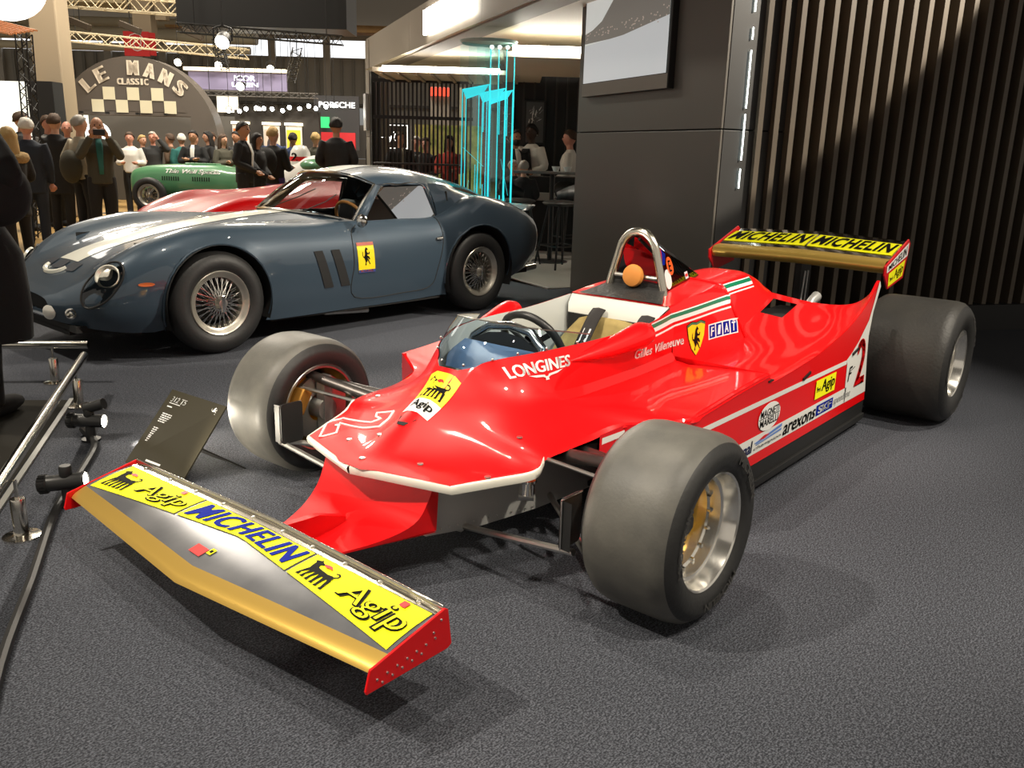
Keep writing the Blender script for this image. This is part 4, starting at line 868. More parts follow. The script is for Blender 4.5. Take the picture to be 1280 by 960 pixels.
def sideplate(name, pts, m, parent, lift=.004, ray=(0,1,0), off=-1.2):
    mb = MB(); vs_ = []
    for u, z in pts:
        h = GV.ray_cast(V((u,off,z)),V(ray))
        vs_.append((h[0] if h[0] is not None else GV.find_nearest(V((u,off*.6,z)))[0])-V(ray)*lift)
    mb.add(vs_,[tuple(range(len(vs_)))]); return mb.build(name, m, parent, 0)
for sg in (1,-1):
    for x in (.735,.885):
        q = gq((x+.085,-1.1*sg,.345),(x+.165,-1.1*sg,.345),(x+.075,-1.1*sg,.61),(x,-1.1*sg,.61),(0,sg,0)); mb = MB(); q.plate(mb,0,8,.002); mb.build('fender_vent', BLACKM, GT, 0)  # shade of the vent openings put in as flat black plates
    def sline(name, pts, m, r=.004):
        mb = MB(); out = []
        for u, z in cr(pts,5):
            h = GV.ray_cast(V((u,-1.2*sg,z)),V((0,sg,0)))
            if h[0] is not None: out.append(h[0])
        if len(out) > 1: mb.tube(out, r, 5)
        return mb.build(name, m, GT)
    sline('door_gap', [(1.17,.765),(1.10,.70),(1.09,.50),(1.10,.25),(1.6,.235),(1.86,.26),(1.93,.40),(1.985,.60),(1.98,.76),(1.96,.80)], BLACKM)
    for au, az, ar in ARCH:
        lo = .22 if au == 0 else .27
        a0 = math.asin((lo-az)/ar); mb = MB(); out = []
        for k in range(41):
            t = a0+(PI-2*a0)*k/40; h = GV.find_nearest(V((au+ar*math.cos(t),-sg*.80,az+ar*math.sin(t)))); 
            out.append((au+ar*math.cos(t), h[0].y, az+ar*math.sin(t)))
        mb.tube(out,.008,6); mb.build('arch_lip', BLUE, GT)
    mb = MB(); mb.tube([(1.915,-sg*.735,.632),(1.965,-sg*.745,.636)],[.012,.016],8); mb.build('door_handle', CHROME, GT)
    sideplate('side_marker', [(-.46+.045*math.cos(t*PI/8),.488+.012*math.sin(t*PI/8)) for t in range(16)], mat('orange_lens',(.55,.12,.03),.3), GT, .006, (0,sg,0), -1.2*sg)
mb = MB(); mb.lathe([(.0,-.02),(.045,-.02),(.05,0),(.03,.02),(0,.024)],(1.16,-.735,.80),(-1,-.1,.1),14); mb.tube([(1.18,-.70,.76),(1.17,-.735,.80)],.008,6); mb.build('wing_mirror', CHROME, GT)
mb = MB(); q = gq((1.13,-1.0,.425),(1.285,-1.0,.425),(1.275,-1.0,.645),(1.12,-1.0,.645),(0,1,0)); q.plate(mb,0,4); q.sub(0,.9,1,1).plate(mb,2,3,.002); q.sub(0,0,1,.1).plate(mb,3,3,.002)
for p in HORSE: q.poly(mb,[(.25+x*.5,.24+y*.6) for x, y in p],1,.002)
q.text(mb,'KARE',.12,.02,.88,.09,2,.02,0,.003); mb.build('shield_sticker', [YELLOW2,BLACKP,mat('tricolour_red',(.4,.08,.06),.5),mat('navy_panel',(.03,.05,.2),.5)], GT, 0)
# headlights under clear covers, lamps
for sg in (1,-1):
    c = V((-.655,-sg*.595,.510)); ray = V((.62,sg*.62,-.40)).normalized(); ex = V((0,-sg,0)).cross(ray); 
    dd = V((-.50,sg*.22,-.72)); e1 = (dd - ray*dd.dot(ray)).normalized(); e2 = ray.cross(e1)
    SH = [(1.0,.0),(.85,.42),(.45,.78),(.0,.88),(-.5,.80),(-.85,.50),(-1.0,.0),(-.85,-.50),(-.5,-.80),(.0,-.88),(.45,-.78),(.85,-.42)]
    sh_ = cr(SH,3,True); out = []; dark = []
    for a, b in sh_:
        o_ = c+e1*(a*.165+.02)+e2*b*.105; h = GV.ray_cast(o_-ray*.4,ray); h = h if h[0] is not None else GV.find_nearest(o_); out.append(h[0]-ray*.004)
    cen = sum(out,V((0,0,0)))/len(out)
    mb = MB(); mb.add(out+[cen+ray*.005],[(i,(i+1)%len(out),len(out)) for i in range(len(out))]); hl = mb.build('headlight_recess', mat('headlight_pan',(.07,.10,.14),.4,.1), GT)
    mb = MB(); mb.add(out+[cen-ray*.035],[(i,(i+1)%len(out),len(out)) for i in range(len(out))]); mb.build('headlight_cover', glass('cover_glass',(.9,.93,.93),.03), hl, 80)
    mb = MB(); mb.tube(out,.006,6,True); mb.build('headlight_rim', BLACK, hl)
    lc = cen-e1*.055-ray*.004; mb = MB(); mb.lathe([(.070,0),(.074,.014),(.066,.020),(.050,.006),(.0,.024)],lc,-ray,20); mb.build('headlamp', mat('lamp_reflector',(.80,.78,.68),.22,.4), hl)
    mb = MB(); p = GV.ray_cast(V((-1.3,-sg*.325,.315)),V((1,0,0)))[0]; n_ = V((-.85,-sg*.5,0)).normalized()
    mb.lathe([(.040,0),(.044,.010),(.034,.014),(.0,.020)],p,n_,16); mb.build('driving_lamp', mat('lamp_glass_white',(.75,.73,.66),.15,.4), GT)
    mb = MB(); p = GV.ray_cast(V((-1.3,-sg*.455,.315)),V((1,0,0)))[0]; n_ = V((-.7,-sg*.7,.05)).normalized()
    mb.lathe([(.030,0),(.033,.012),(.024,.014),(.02,.0),(.0,.006)],p,n_,16); mb.build('brake_duct_ring', CHROME, GT)
# wire wheels
def wire_wheel(c, R, w, out, root, spokes=24, rr=.205):
    c = V(c); h = w/2; ax = (0,out,0)
    mb = MB(); mb.lathe([(rr-.005,-h+.02),(rr+.02,-h),((rr+R)/2,-h-.008),(R-.03,-h+.01),(R-.006,-h+.03),(R,0),(R-.006,h-.03),(R-.03,h-.01),((rr+R)/2,h+.008),(rr+.02,h),(rr-.005,h-.02)], c, ax, 44); t = mb.build('tyre', RUBBER, root, 50)
    mb = MB(); mb.lathe([(rr-.008,h-.024),(rr+.003,h-.012),(rr-.002,h-.006),(rr-.012,h-.010),(rr-.022,h-.022),(rr-.040,h-.030),(rr-.046,h-.060),(rr-.050,-h+.03),(rr-.01,-h+.01)], c, ax, 40); mb.build('rim', mat('painted_alloy',(.56,.53,.46),.32,.8), t, 30)
    mb = MB()
    for k in range(spokes):
        a = 2*PI*k/spokes
        for da, dh, r0 in ((.30,.010,.040),(-.30,.010,.040),(.22,-.035,.048)):
            p = c+V((math.sin(a)*r0, out*(h-.02+dh-.01), math.cos(a)*r0)); q = c+V((math.sin(a+da)*(rr-.045), out*(h-.05), math.cos(a+da)*(rr-.045)))
            mb.tube([p,q],.003,4,caps=False)
    mb.build('wire_spokes', CHROME, t, 0)['kind'] = 'stuff'
    mb = MB(); mb.lathe([(.050,h-.08),(.048,h-.03),(.036,h-.010),(.030,h+.018),(.0,h+.022)], c, ax, 16); mb.build('hub', STEEL, t)
    mb = MB(); mb.bar(c+V((0,out*(h+.018),-.055)),c+V((0,out*(h+.018),.055)),.03,.014,(0,1,0)); mb.build('knock_off_spinner', CHROME, t, 0, .005)
    mb = MB(); mb.lathe([(.13,h-.12),(.06,h-.11),(0,h-.11)],c,ax,20); mb.build('brake_drum', BLACKM, t)
    return t
for sg in (1,-1):
    wire_wheel((0,-sg*.685,.330),.330,.165,-sg,GT); wire_wheel((2.40,-sg*.680,.335),.335,.185,-sg,GT)
for v in (-.50,-.40):
    mb = MB(); mb.tube([(2.9,v,.24),(3.42,v,.275)],.030,12); mb.build('exhaust_pipe', CHROME, GT)
mb = MB(); mb.tube([(.95,-.55,.13),(1.3,-.62,.12)],.022,8); mb.build('exhaust_manifold', STEEL, GT)
# ================================================================== lounge stand behind the cars
FD0, FD1 = (-2.65,15.9), (.72,6.55)            # fascia line in hall axes (lateral, depth)
fp, fq_ = H(*FD0), H(*FD1); fdir = (fq_-fp).normalized(); fn = V((fdir.y,-fdir.x,0))
if fn.dot(HO-fp) < 0: fn = -fn
FASC = mat('fascia_grey',(.19,.165,.135),.5)
fa = tag(bpy.data.objects.new('wall_fascia', None), kind='structure'); COL.objects.link(fa)
def fbox(mb, s0, s1, k0, k1, z0, z1, mi=0):
    c = fp+fdir*(s0+s1)/2+fn*(k0+k1)/2+V((0,0,(z0+z1)/2)); return mb.box(c,(s1-s0,abs(k1-k0),z1-z0),Matrix.Rotation(math.atan2(fdir.y,fdir.x),3,'Z'),mi)
FL = (fq_-fp).length
for k in range(3): mb = MB(); fbox(mb,-.3+k*3.42,-.3+(k+1)*3.42-.006,-.3,0,2.6,3.17); mb.build('fascia_panel', FASC, fa, 0, .003)
mb = MB(); fbox(mb,-.36,-.03,-.35,.01,1.52,3.14); mb.build('post_panel', FASC, fa, 0, .003)
mb = MB(); fbox(mb,-.36,-.03,-.35,.01,0,1.51); mb.build('post_panel', FASC, fa, 0, .003)
mb = MB(); fbox(mb,-.03,.13,-.13,.0,0,2.62); mb.build('black_post', BLACK, fa, 0, .003)
# glowing sign, letters too bright to read
sg_ = thing('illuminated_sign', 'overexposed glowing white letters on the grey lounge fascia', 'sign', fp+fdir*4.2+fn*.02+V((0,0,2.75)))
random.seed(11); GLOW = mat('sign_glow',(1,1,1),.5,emit=(1,.93,.78),es=14)
for k in range(13):
    mb = MB(); s0 = .0+k*.165; kind = random.randrange(3); o_ = fn*.02
    P_ = lambda s, z: fdir*(s0+s)+o_+V((0,0,z))
    mb.bar(P_(.02,.0),P_(.02,.30),.045,.03); 
    if kind != 1: mb.bar(P_(.115,.0),P_(.115,.30),.045,.03)
    if kind != 2: mb.bar(P_(.02,.02),P_(.13,.02),.04,.03)
    mb.bar(P_(.02,.28),P_(.13,.28),.04,.03); mb.bar(P_(.02,.15),P_(.12,.15),.04,.03); mb.build('letter', GLOW, sg_, 0)
# small screen on the left post
mb = MB(); fbox(mb,-.30,-.06,.02,.07,1.62,2.25); tag(mb.build('post_screen', [mat('post_screen_grey',(.42,.42,.42),.25)], None, 0, .004), 'slim grey screen on the pale post under the lounge fascia', 'screen')
# ceiling
CEIL = mat('lounge_ceiling',(.70,.64,.52),.5)
ce = tag(bpy.data.objects.new('ceiling', None), kind='structure'); COL.objects.link(ce)
mb = MB(); mb.add([H(-2.7,15.7,2.62),H(.70,6.6,2.62),H(3.2,8.5,2.62),H(2.4,17,2.62)],[(0,1,2,3)]); mb.build('ceiling_panel', CEIL, ce, 0)
mb = MB(); hbox(mb,-2.1,.3,12.8,14.6,2.36,2.42); mb.build('dropped_panel', CEIL, ce, 0, .004)
mb = MB(); hbox(mb,-.2,1.9,10.2,12.6,2.34,2.40); mb.build('dropped_panel', CEIL, ce, 0, .004)
mb = MB(); hbox(mb,-1.95,-.3,12.75,12.80,2.39,2.44); mb.build('cove_light', mat('cove_glow',(1,1,1),.5,emit=(1,.93,.80),es=24), ce, 0)
mb = MB(); hbox(mb,-.1,1.8,10.15,10.20,2.40,2.46); mb.build('cove_light', mat('cove_glow',(1,1,1)), ce, 0)
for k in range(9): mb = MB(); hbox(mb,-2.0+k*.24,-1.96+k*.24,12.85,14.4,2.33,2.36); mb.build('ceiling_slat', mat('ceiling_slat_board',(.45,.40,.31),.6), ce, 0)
# dark back wall, pictures
wb = tag(bpy.data.objects.new('wall_lounge', None), kind='structure'); COL.objects.link(wb)
mb = MB(); hbox(mb,-.35,2.0,14.0,14.1,0,2.62); mb.build('wall_face', mat('lounge_black_wall',(.018,.017,.016),.5), wb, 0)
for k in range(13): mb = MB(); hbox(mb,-.30+k*.17,-.27+k*.17,13.94,14.0,0,2.6); mb.build('wall_batten', mat('lounge_batten',(.035,.032,.029),.5), wb, 0)
random.seed(5)
for n_, (a0,a1,z0,z1) in enumerate(((-.34,-.08,1.42,2.02),(.07,.40,1.44,2.10))):
    pc = thing('framed_picture', ['black and white photo in thin black frame half behind the cyan glass','black and white sculpture photo in black frame on dark lounge wall'][n_], 'picture', H((a0+a1)/2,13.9,z0))
    o_ = pc.location
    mb = MB(); mb.box(H((a0+a1)/2,13.9,(z0+z1)/2)-o_,(a1-a0,.05,z1-z0),Matrix.Rotation(HYAW,3,'Z')); mb.build('frame', BLACK, pc, 0, .004)
    q = Quad(H(a0+.03,13.87,z0+.03)-o_,H(a1-.03,13.87,z0+.03)-o_,H(a1-.03,13.87,z1-.03)-o_,H(a0+.03,13.87,z1-.03)-o_,off=.0); mb = MB(); q.plate(mb,0,1)
    for k in range(26):
        u = .12+.6*random.random(); v = .08+.75*random.random(); l = .10+.18*random.random(); t = random.uniform(-.5,1.9); w_ = .025
        q.poly(mb,[(u,v),(u+l*math.cos(t),v+l*math.sin(t)*.7),(u+l*math.cos(t)+w_,v+l*math.sin(t)*.7),(u+w_*2,v)],1+k%2,.001)
    mb.build('photograph', [mat('photo_dark',(.07,.07,.07),.4),mat('photo_white',(.75,.75,.72),.4),mat('photo_grey',(.30,.30,.30),.4)], pc, 0)
# fence of thin black bars
fe = thing('bar_screen', 'screen of thin black vertical bars closing the lounge side', 'screen wall', H(-1.55,14.2,0))
mb = MB(); mb.box((0,0,0),(.028,.05,2.36)); bm_ = mb.mesh('bar', BLACK, 0)
for k in range(24):
    o = bpy.data.objects.new('bar', bm_); COL.objects.link(o); o.parent = fe; o.location = H(-2.28+k*.0655,14.2,1.18)-fe.location; o.rotation_euler = (0,0,HYAW)
for z in (.03,1.80,2.35): mb = MB(); mb.bar(H(-2.32,14.2,z)-fe.location,H(-.74,14.2,z)-fe.location,.06,.05); mb.build('rail', BLACK, fe, 0)
# behind the bars
mb = MB(); q = Quad(H(-2.72,17,1.32),H(-2.12,17,1.32),H(-2.12,17,1.72),H(-2.72,17,1.72)); o_ = thing('framed_sign', 'dark board with white outline and letters seen through the bars', 'sign', H(-2.46,17,1.32))
q = Quad(*[p-o_.location for p in (H(-2.80,17,1.32),H(-2.12,17,1.32),H(-2.12,17,1.76),H(-2.80,17,1.76))]); mb = MB(); q.plate(mb,1,1); q.poly(mb,[(.03,.04),(.97,.04),(.97,.96),(.03,.96)],0,.001); q.text(mb,'AVC',.18,.28,.82,.72,1,.01,.1,.003); mb.build('sign_face', [mat('sign_dark',(.05,.035,.028),.6),mat('sign_white_glow',(1,1,1),.5,emit=(1,.97,.9),es=1.2)], o_, 0)
mb = MB(); mb.box(HF*.06+V((0,0,.22)),(.64,.06,.5),Matrix.Rotation(HYAW,3,'Z')); mb.build('sign_back', BLACKM, o_, 0)
mb = MB(); hbox(mb,-2.0,-.7,17.1,17.16,.5,1.78); tag(mb.build('yellow_backdrop', mat('yellow_poster',(.72,.66,.22),.6,noise=(4,(.30,.36,.10),.45,.62)), None, 0), 'pale yellow and green backdrop seen through the lounge bars', 'backdrop')
mb = MB(); hbox(mb,-3.0,-.6,17.4,17.5,0,.5); hbox(mb,-3.0,-2.0,17.4,17.5,.5,1.3); tag(mb.build('wall_booth', mat('booth_dark',(.05,.045,.04),.7), None, 0), kind='structure')
for a0, a1, c in ((-1.9,-1.5,(.30,.27,.24)),(-1.32,-1.16,(.55,.46,.33)),(-1.0,-.62,(.20,.20,.22))):
    mb = MB(); hbox(mb,a0,a1,19.0,19.2,0,2.6); tag(mb.build('booth_panel', mat('booth_panel_%d' % int(c[0]*100),c,.6), None, 0), {30:'brown grey upright panel far behind the lounge bars',55:'narrow beige upright panel far behind the lounge bars',20:'blue grey upright panel far behind the lounge bars'}[int(c[0]*100)], 'panel')
mb = MB(); hbox(mb,-.80,-.55,17.52,17.58,.4,2.5); tag(mb.build('hanging_banner', mat('banner_red',(.35,.02,.02),.6), None, 0), 'small dark red banner hanging behind the lounge bars', 'banner')
mb = MB(); hbox(mb,-1.9,-1.5,18.95,19.0,2.42,2.58); tag(mb.build('exit_light', mat('red_glow',(.8,.05,.02),.5,emit=(1,.06,.03),es=1.5), None, 0), 'red lit panel above the brown panel behind the bars', 'light')
# etched glass display with cyan edges
gd = thing('glass_display', 'tall stack of clear glass sheets etched in glowing cyan', 'display', H(-.38,10.0,0))
CY = mat('cyan_edge_glow',(.05,.8,.85),.3,emit=(.04,.70,.78),es=.8); CYF = glass('faint_cyan_glass',(.80,.97,.98),.03)
for k in range(4):
    d = 9.85+k*.12; sh_ = k*.085; a0, a1 = -.66+sh_, -.33+sh_
    mb = MB(); mb.add([H(a0,d,.05)-gd.location,H(a1,d,.05)-gd.location,H(a1,d,2.42)-gd.location,H(a0,d,2.42)-gd.location],[(0,1,2,3)]); gs = mb.build('glass_sheet', CYF, gd, 0)
    mb = MB(); mb.bar(H(a1,d,.05)-gd.location,H(a1,d,2.42)-gd.location,.008,.008); mb.build('lit_edge', CY, gs, 0)
    if k in (0,2,3):
        mb = MB(); G_ = lambda a, z: H(a,d-.004,z)-gd.location
        w0 = a0+.02; w1 = a1-.01; tp = 2.02-.01*k
        for p, q_ in (((w0,.1),(w0+.01,tp-.06)),((w0+.01,tp-.06),(w1,tp)),((w1,tp),(w1,.1)),((w0+.05,tp-.16),(w1-.06,tp-.09)),((w1-.06,tp-.09),(w1-.06,tp-.5)),((w0+.05,tp-.16),(w0+.04,.9))): mb.bar(G_(*p),G_(*q_),.010,.004)
        for j in range(10):
            x = random.uniform(w0,w1-.05); z = random.uniform(.5,1.25); mb.bar(G_(x,z),G_(x+random.uniform(-.06,.09),z-random.uniform(.2,.5)),random.choice((.007,.016)),.003)
        if k == 0: mb.bar(G_(w0+.02,1.35),G_(w1-.05,1.15),.016,.003)
        mb.add([G_(w0+.01,tp-.06),G_(w1,tp),G_(w1-.06,tp-.09),G_(w0+.05,tp-.16)],[(0,1,2,3)])
        mb.build('etched_drawing', CY, gs, 0)
mb = MB(); mb.lathe([(.30,0),(.32,.03),(0,.03)],H(-.36,10.05,2.45)-gd.location,(0,0,1),20); mb.build('ceiling_disc', mat('cyan_lit_disc',(.35,.55,.52),.5), gd)
for k in range(3): mb = MB(); mb.ball(H(-.32+k*.085,9.85,2.40)-gd.location,.022,8,6); mb.build('clamp', mat('clamp_white',(1,1,1),.4,emit=(1,1,1),es=1.5), gd)
# bar tables and stools
def stool(a, d, rz, label):
    t = thing('bar_stool', label, 'stool', H(a,d,.006), rz, 'black bar stools in the lounge')
    mb = MB(); mb.ball((0,0,.75),.22,16,8,sc=(1,1,.14)); mb.grid([[(.19*math.cos(x),.19*math.sin(x),.75),(.23*math.cos(x),.23*math.sin(x),.86+.10*math.sin((x+1.2)/2.4*PI))] for x in [-1.2+.3*i for i in range(9)]]); mb.build('seat_shell', BLACK, t, 60, solid=.012)
    for k in range(4):
        x, y = (1,1,-1,-1)[k], (1,-1,1,-1)[k]; mb = MB(); mb.tube([(x*.10,y*.10,.74),(x*.21,y*.21,.0)],.013,8); mb.build('leg', BLACK, t)
    mb = MB(); mb.tube([(.17,.17,.26),(.17,-.17,.26),(-.17,-.17,.26),(-.17,.17,.26)],.009,6,True); mb.build('foot_rest', BLACK, t)
    return t
stool(.515,10.2,HYAW+.6,'black bar stool with four slim legs standing by the grey pillar')
stool(.0,10.45,HYAW+2.4,'black bar stool half hidden behind the blue car tail')
stool(.70,11.35,HYAW+2.0,'black bar stool behind the tall table post in the lounge')
tb = thing('bar_table', 'tall narrow bar table on a black post in the lounge', 'table', H(.42,10.75,.006))
mb = MB(); mb.box((0,0,1.08),(.95,.36,.03),Matrix.Rotation(HYAW,3,'Z')); mb.build('table_top', mat('table_top_grey',(.10,.095,.09),.35), tb, 0, .004)
mb = MB(); mb.tube([(0,0,.01),(0,0,1.07)],.03,10); mb.build('post', BLACK, tb); mb = MB(); mb.lathe([(0,.02),(.22,.015),(.23,0)],(0,0,0),(0,0,1),20); mb.build('foot_plate', BLACK, tb)
tb = thing('bar_table', 'low dark table ledge behind the thin black bars', 'table', H(-1.55,13.6,0))
mb = MB(); mb.box((0,0,1.10),(1.3,.4,.025),Matrix.Rotation(HYAW,3,'Z')); mb.build('table_top', BLACK, tb, 0, .004)
for a in (-.5,.5): mb = MB(); mb.tube([HR*a,HR*a+V((0,0,1.09))],.025,8); mb.build('leg', BLACK, tb)
ct = thing('bar_counter', 'dark bar counter with pale lower ledge in the lounge', 'counter', H(.80,12.2,.006))
mb = MB(); mb.box((0,0,.50),(1.3,.5,1.0),Matrix.Rotation(HYAW,3,'Z')); mb.build('counter_body', mat('counter_black',(.012,.012,.012),.5), ct, 0, .01)
mb = MB(); mb.box(V((-HF.x*.30,-HF.y*.30,.74)),(1.1,.16,.10),Matrix.Rotation(HYAW,3,'Z')); mb.build('pale_ledge', mat('ledge_grey',(.34,.32,.29),.5), ct, 0, .006)
for k, (a, z) in enumerate(((.60,1.095),(.46,1.095))):
    mb = MB(); mb.lathe([(0,0),(.03,0),(.05,.05),(.055,.06)],H(a,10.75,z+.006),(0,0,1),12); tag(mb.build('white_cup', WHITEP, None), 'small white cup on the tall bar table', 'cup', 'cups on the tall bar table')

# ================================================================== the fair hall far behind
def truss(name, p, q, s, m, label, group=None, n=10, hang=True):
    p, q = V(p), V(q); d = (q-p).normalized(); up = V((0,0,1)) if abs(d.z) < .9 else HF; x = d.cross(up).normalized(); y = x.cross(d); t = thing(name, label, 'truss', p, 0, group)
    cs = [x*s/2+y*s/2,-x*s/2+y*s/2,-x*s/2-y*s/2,x*s/2-y*s/2]
    for c in cs: mb = MB(); mb.tube([c,q-p+c],s*.07,5); mb.build('chord', m, t)
    mb = MB()
    for k in range(n):
        a = (q-p)*k/n; b = (q-p)*(k+1)/n
        for i in range(4):
            c0, c1 = cs[i], cs[(i+1)%4]; mb.tube([a+(c0 if k%2 else c1), b+(c1 if k%2 else c0)],s*.045,4,caps=False)
    mb.build('lacing', m, t)['kind'] = 'stuff'
    if abs(d.z) < .5 and hang:
        for f in (.1,.9): mb = MB(); b_ = (q-p)*f; mb.tube([b_,V((b_.x,b_.y,8.57-p.z))],.008,4); mb.build('suspension_wire', DK_, t)
    return t
# hall end wall with window band, roof ducts and beams
hw = tag(bpy.data.objects.new('wall_back', None), kind='structure'); COL.objects.link(hw)
CLAD = mat('grey_cladding',(.33,.32,.29),.6)
mb = MB(); hbox(mb,-32,4,45,45.3,-.16,5.6); mb.build('cladding_lower', CLAD, hw, 0)
for k in range(60): mb = MB(); hbox(mb,-31+k*.58,-30.86+k*.58,44.92,45,3.6,5.55); mb.build('cladding_rib', mat('cladding_rib',(.24,.235,.215),.6), hw, 0)
for k in range(13):
    a = -31+k*2.7; mb = MB(); hbox(mb,a,a+2.35,45,45.2,5.6,6.4); mb.build('window_pane', mat('bright_window',(1,1,1),.4,emit=(.92,.96,1),es=1.3), hw, 0)
    mb = MB(); hbox(mb,a+2.35,a+2.7,44.8,45.3,0,7); mb.build('wall_pier', mat('pier_grey',(.42,.40,.36),.6), hw, 0)
mb = MB(); hbox(mb,-32,4,45,45.3,6.4,7.0); mb.build('cladding_upper', CLAD, hw, 0)
mb = MB(); hbox(mb,-32,4,44.3,44.8,3.3,3.42); mb.build('gallery_rail', mat('gallery_dark',(.10,.10,.095),.6), hw, 0)
WOODB = mat('wooden_soffit',(.55,.33,.12),.5,noise=(1.5,(.42,.24,.08),.4,.6))
for k in range(5): mb = MB(); hbox(mb,-15,4,38.5+k*1.2,39.5+k*1.2,6.0+k*.20,6.1+k*.20); tag(mb.build('ceiling_board', WOODB, None, 0), kind='structure')
for k in range(7): mb = MB(); hbox(mb,-32,-13+k*.2,30+k*1.8,31.2+k*1.8,5.65+k*.42,5.8+k*.42); tag(mb.build('ceiling_purlin', [mat('purlin_cream',(.62,.52,.33),.5),mat('purlin_brown',(.36,.25,.14),.5)][k%2], None, 0), kind='structure')
for k, (z, r) in enumerate(((5.0,.16),(5.6,.28),(6.2,.2))):
    mb = MB(); mb.tube([H(-30,37+k,z),H(-11,37+k,z)],r,10); tag(mb.build('roof_duct', mat('duct_cream',(.60,.55,.42),.5), None), ['thin cream pipe under the hall roof','thick cream duct under the hall roof','upper cream duct close under the hall roof'][k], 'duct')
mb = MB(); hbox(mb,-32,6,11,60,8.6,8.7); tag(mb.build('ceiling_hall', mat('hall_roof',(.25,.22,.17),.7), None, 0), kind='structure')
# far booths glow
for k, (a0,a1,d,z0,z1,c,nm,lb) in enumerate((
    (-16.5,-12.4,26,1.0,2.9,(.85,.88,.80),'white_booth','bright white booth wall with green stripe at the far left'),
    (-6.4,-4.4,30,.2,2.6,(.26,.30,.36),'blue_booth','blue grey booth wall far behind the man in black'))):
    mb = MB(); hbox(mb,a0,a1,d,d+.1,z0,z1); tag(mb.build(nm, (mat(nm+'_face',c,.5,emit=c,es=.9) if k == 0 else mat(nm+'_face',c,.5)), None, 0), lb, 'booth')
mb = MB(); hbox(mb,-16.5,-12.4,25.9,25.96,.72,.98); tag(mb.build('green_sign_strip', mat('green_sign',(.05,.50,.12),.5,emit=(.05,.55,.15),es=.6), None, 0), 'green strip sign under the bright white booth', 'sign')
mb = MB(); hbox(mb,-30,-3.2,26.2,26.3,0,1.0); hbox(mb,-12.4,-3.2,27.5,27.6,1.0,2.0); tag(mb.build('wall_far_booths', mat('far_booth_dark',(.06,.055,.05),.7), None, 0), kind='structure')
# concrete column with black box, second column and red flag
mb = MB(); hbox(mb,-9.26,-8.72,17.2,17.7,-.16,8.0); tag(mb.build('concrete_column', mat('column_concrete',(.36,.29,.20),.75), None, 0, .03), 'tall square beige concrete column above a black box', 'column')
mb = MB(); hbox(mb,-9.10,-8.62,16.6,17.0,-.16,2.34); tag(mb.build('black_tower_box', BLACK, None, 0, .01), 'tall black box in front of the concrete column', 'box')
mb = MB(); hbox(mb,-12.85,-12.25,30.3,30.8,4.3,9.0); hbox(mb,-12.05,-11.7,30.2,30.5,5.2,5.8); tag(mb.build('concrete_column', mat('column_concrete',(.36,.29,.20)), None, 0), 'far concrete column above the red square flag', 'column')
fl = thing('square_flag', 'red square hanging flag with white spiral', 'flag', H(-12.6,29.9,4.05)); o_ = fl.location
mb = MB(); mb.box(V((0,0,.36)),(.84,.03,.76),Matrix.Rotation(HYAW,3,'Z')); mb.build('flag_cloth', mat('flag_red',(.50,.02,.02),.6), fl, 0)
mb = MB(); mb.tube([HR*(.03+.052*t)*0+HR*((.045+.042*t)*math.cos(t*2.4))+V((0,0,.38+(.045+.042*t)*math.sin(t*2.4)))-HF*.03 for t in [i*.22 for i in range(30)]],.012,4); mb.build('spiral', WHITEP, fl)
mb = MB(); mb.box(V((.52*HR.x,.52*HR.y,.36)),(.20,.03,.70),Matrix.Rotation(HYAW+.8,3,'Z')); mb.build('side_flag', mat('flag_red',(.5,.02,.02)), fl, 0)
# arch of the classic meeting
ar = thing('advertising_arch', 'big grey arch sign with white lettering and chequered panel', 'arch', H(-8.9,21.2,-.16)); o_ = ar.location
AC = (-8.88,1.30); R0, R1 = 1.89, 1.38
ARG = mat('arch_grey',(.11,.095,.082),.55)
def A2(a, z, k=0.0): return H(a,21.2+k,z)-o_
outer = [(AC[0]+R0*math.cos(t),AC[1]+R0*math.sin(t)) for t in [PI*k/28 for k in range(29)]]
mb = MB(); poly = outer+[(AC[0]-R0,-.16),(AC[0]-1.46,-.16),(AC[0]-1.46,1.89),(AC[0]+1.27,1.91),(AC[0]+1.27,-.16),(AC[0]+R0,-.16)]
mb.prism([(x-AC[0],z) for x, z in poly], H(AC[0],21.2,0)-o_, HR, (0,0,1), .5); mb.build('arch_body', ARG, ar, 0)
mb = MB(); inner = [(AC[0]+R1*math.cos(t),AC[1]+R1*math.sin(t)) for t in [PI*k/24 for k in range(25)] if AC[1]+R1*math.sin(t) > 1.935]
mb.add([A2(a,z,-.51) for a, z in inner],[tuple(range(len(inner)))]); mb.build('inner_panel', ARG, ar, 0)
chq = mat('chequer_white',(.72,.68,.50),.5); sq_ = .278
for r in range(2):
    for k in range(-4,4):
        if (k+r) % 2 == 0:
            a0 = AC[0]+.0+k*sq_+.13; z0 = 1.955+r*sq_; a1 = a0+sq_
            if math.hypot(max(abs(a0-AC[0]),abs(a1-AC[0])),z0-AC[1]) > R1: continue
            mb = MB(); mb.add([A2(a0,z0,-.53),A2(a1,z0,-.53),A2(a1,z0+sq_,-.53),A2(a0,z0+sq_,-.53)],[(0,1,2,3)]); mb.build('chequer', chq, ar, 0)
LET = mat('arch_letters',(.78,.70,.58),.5)
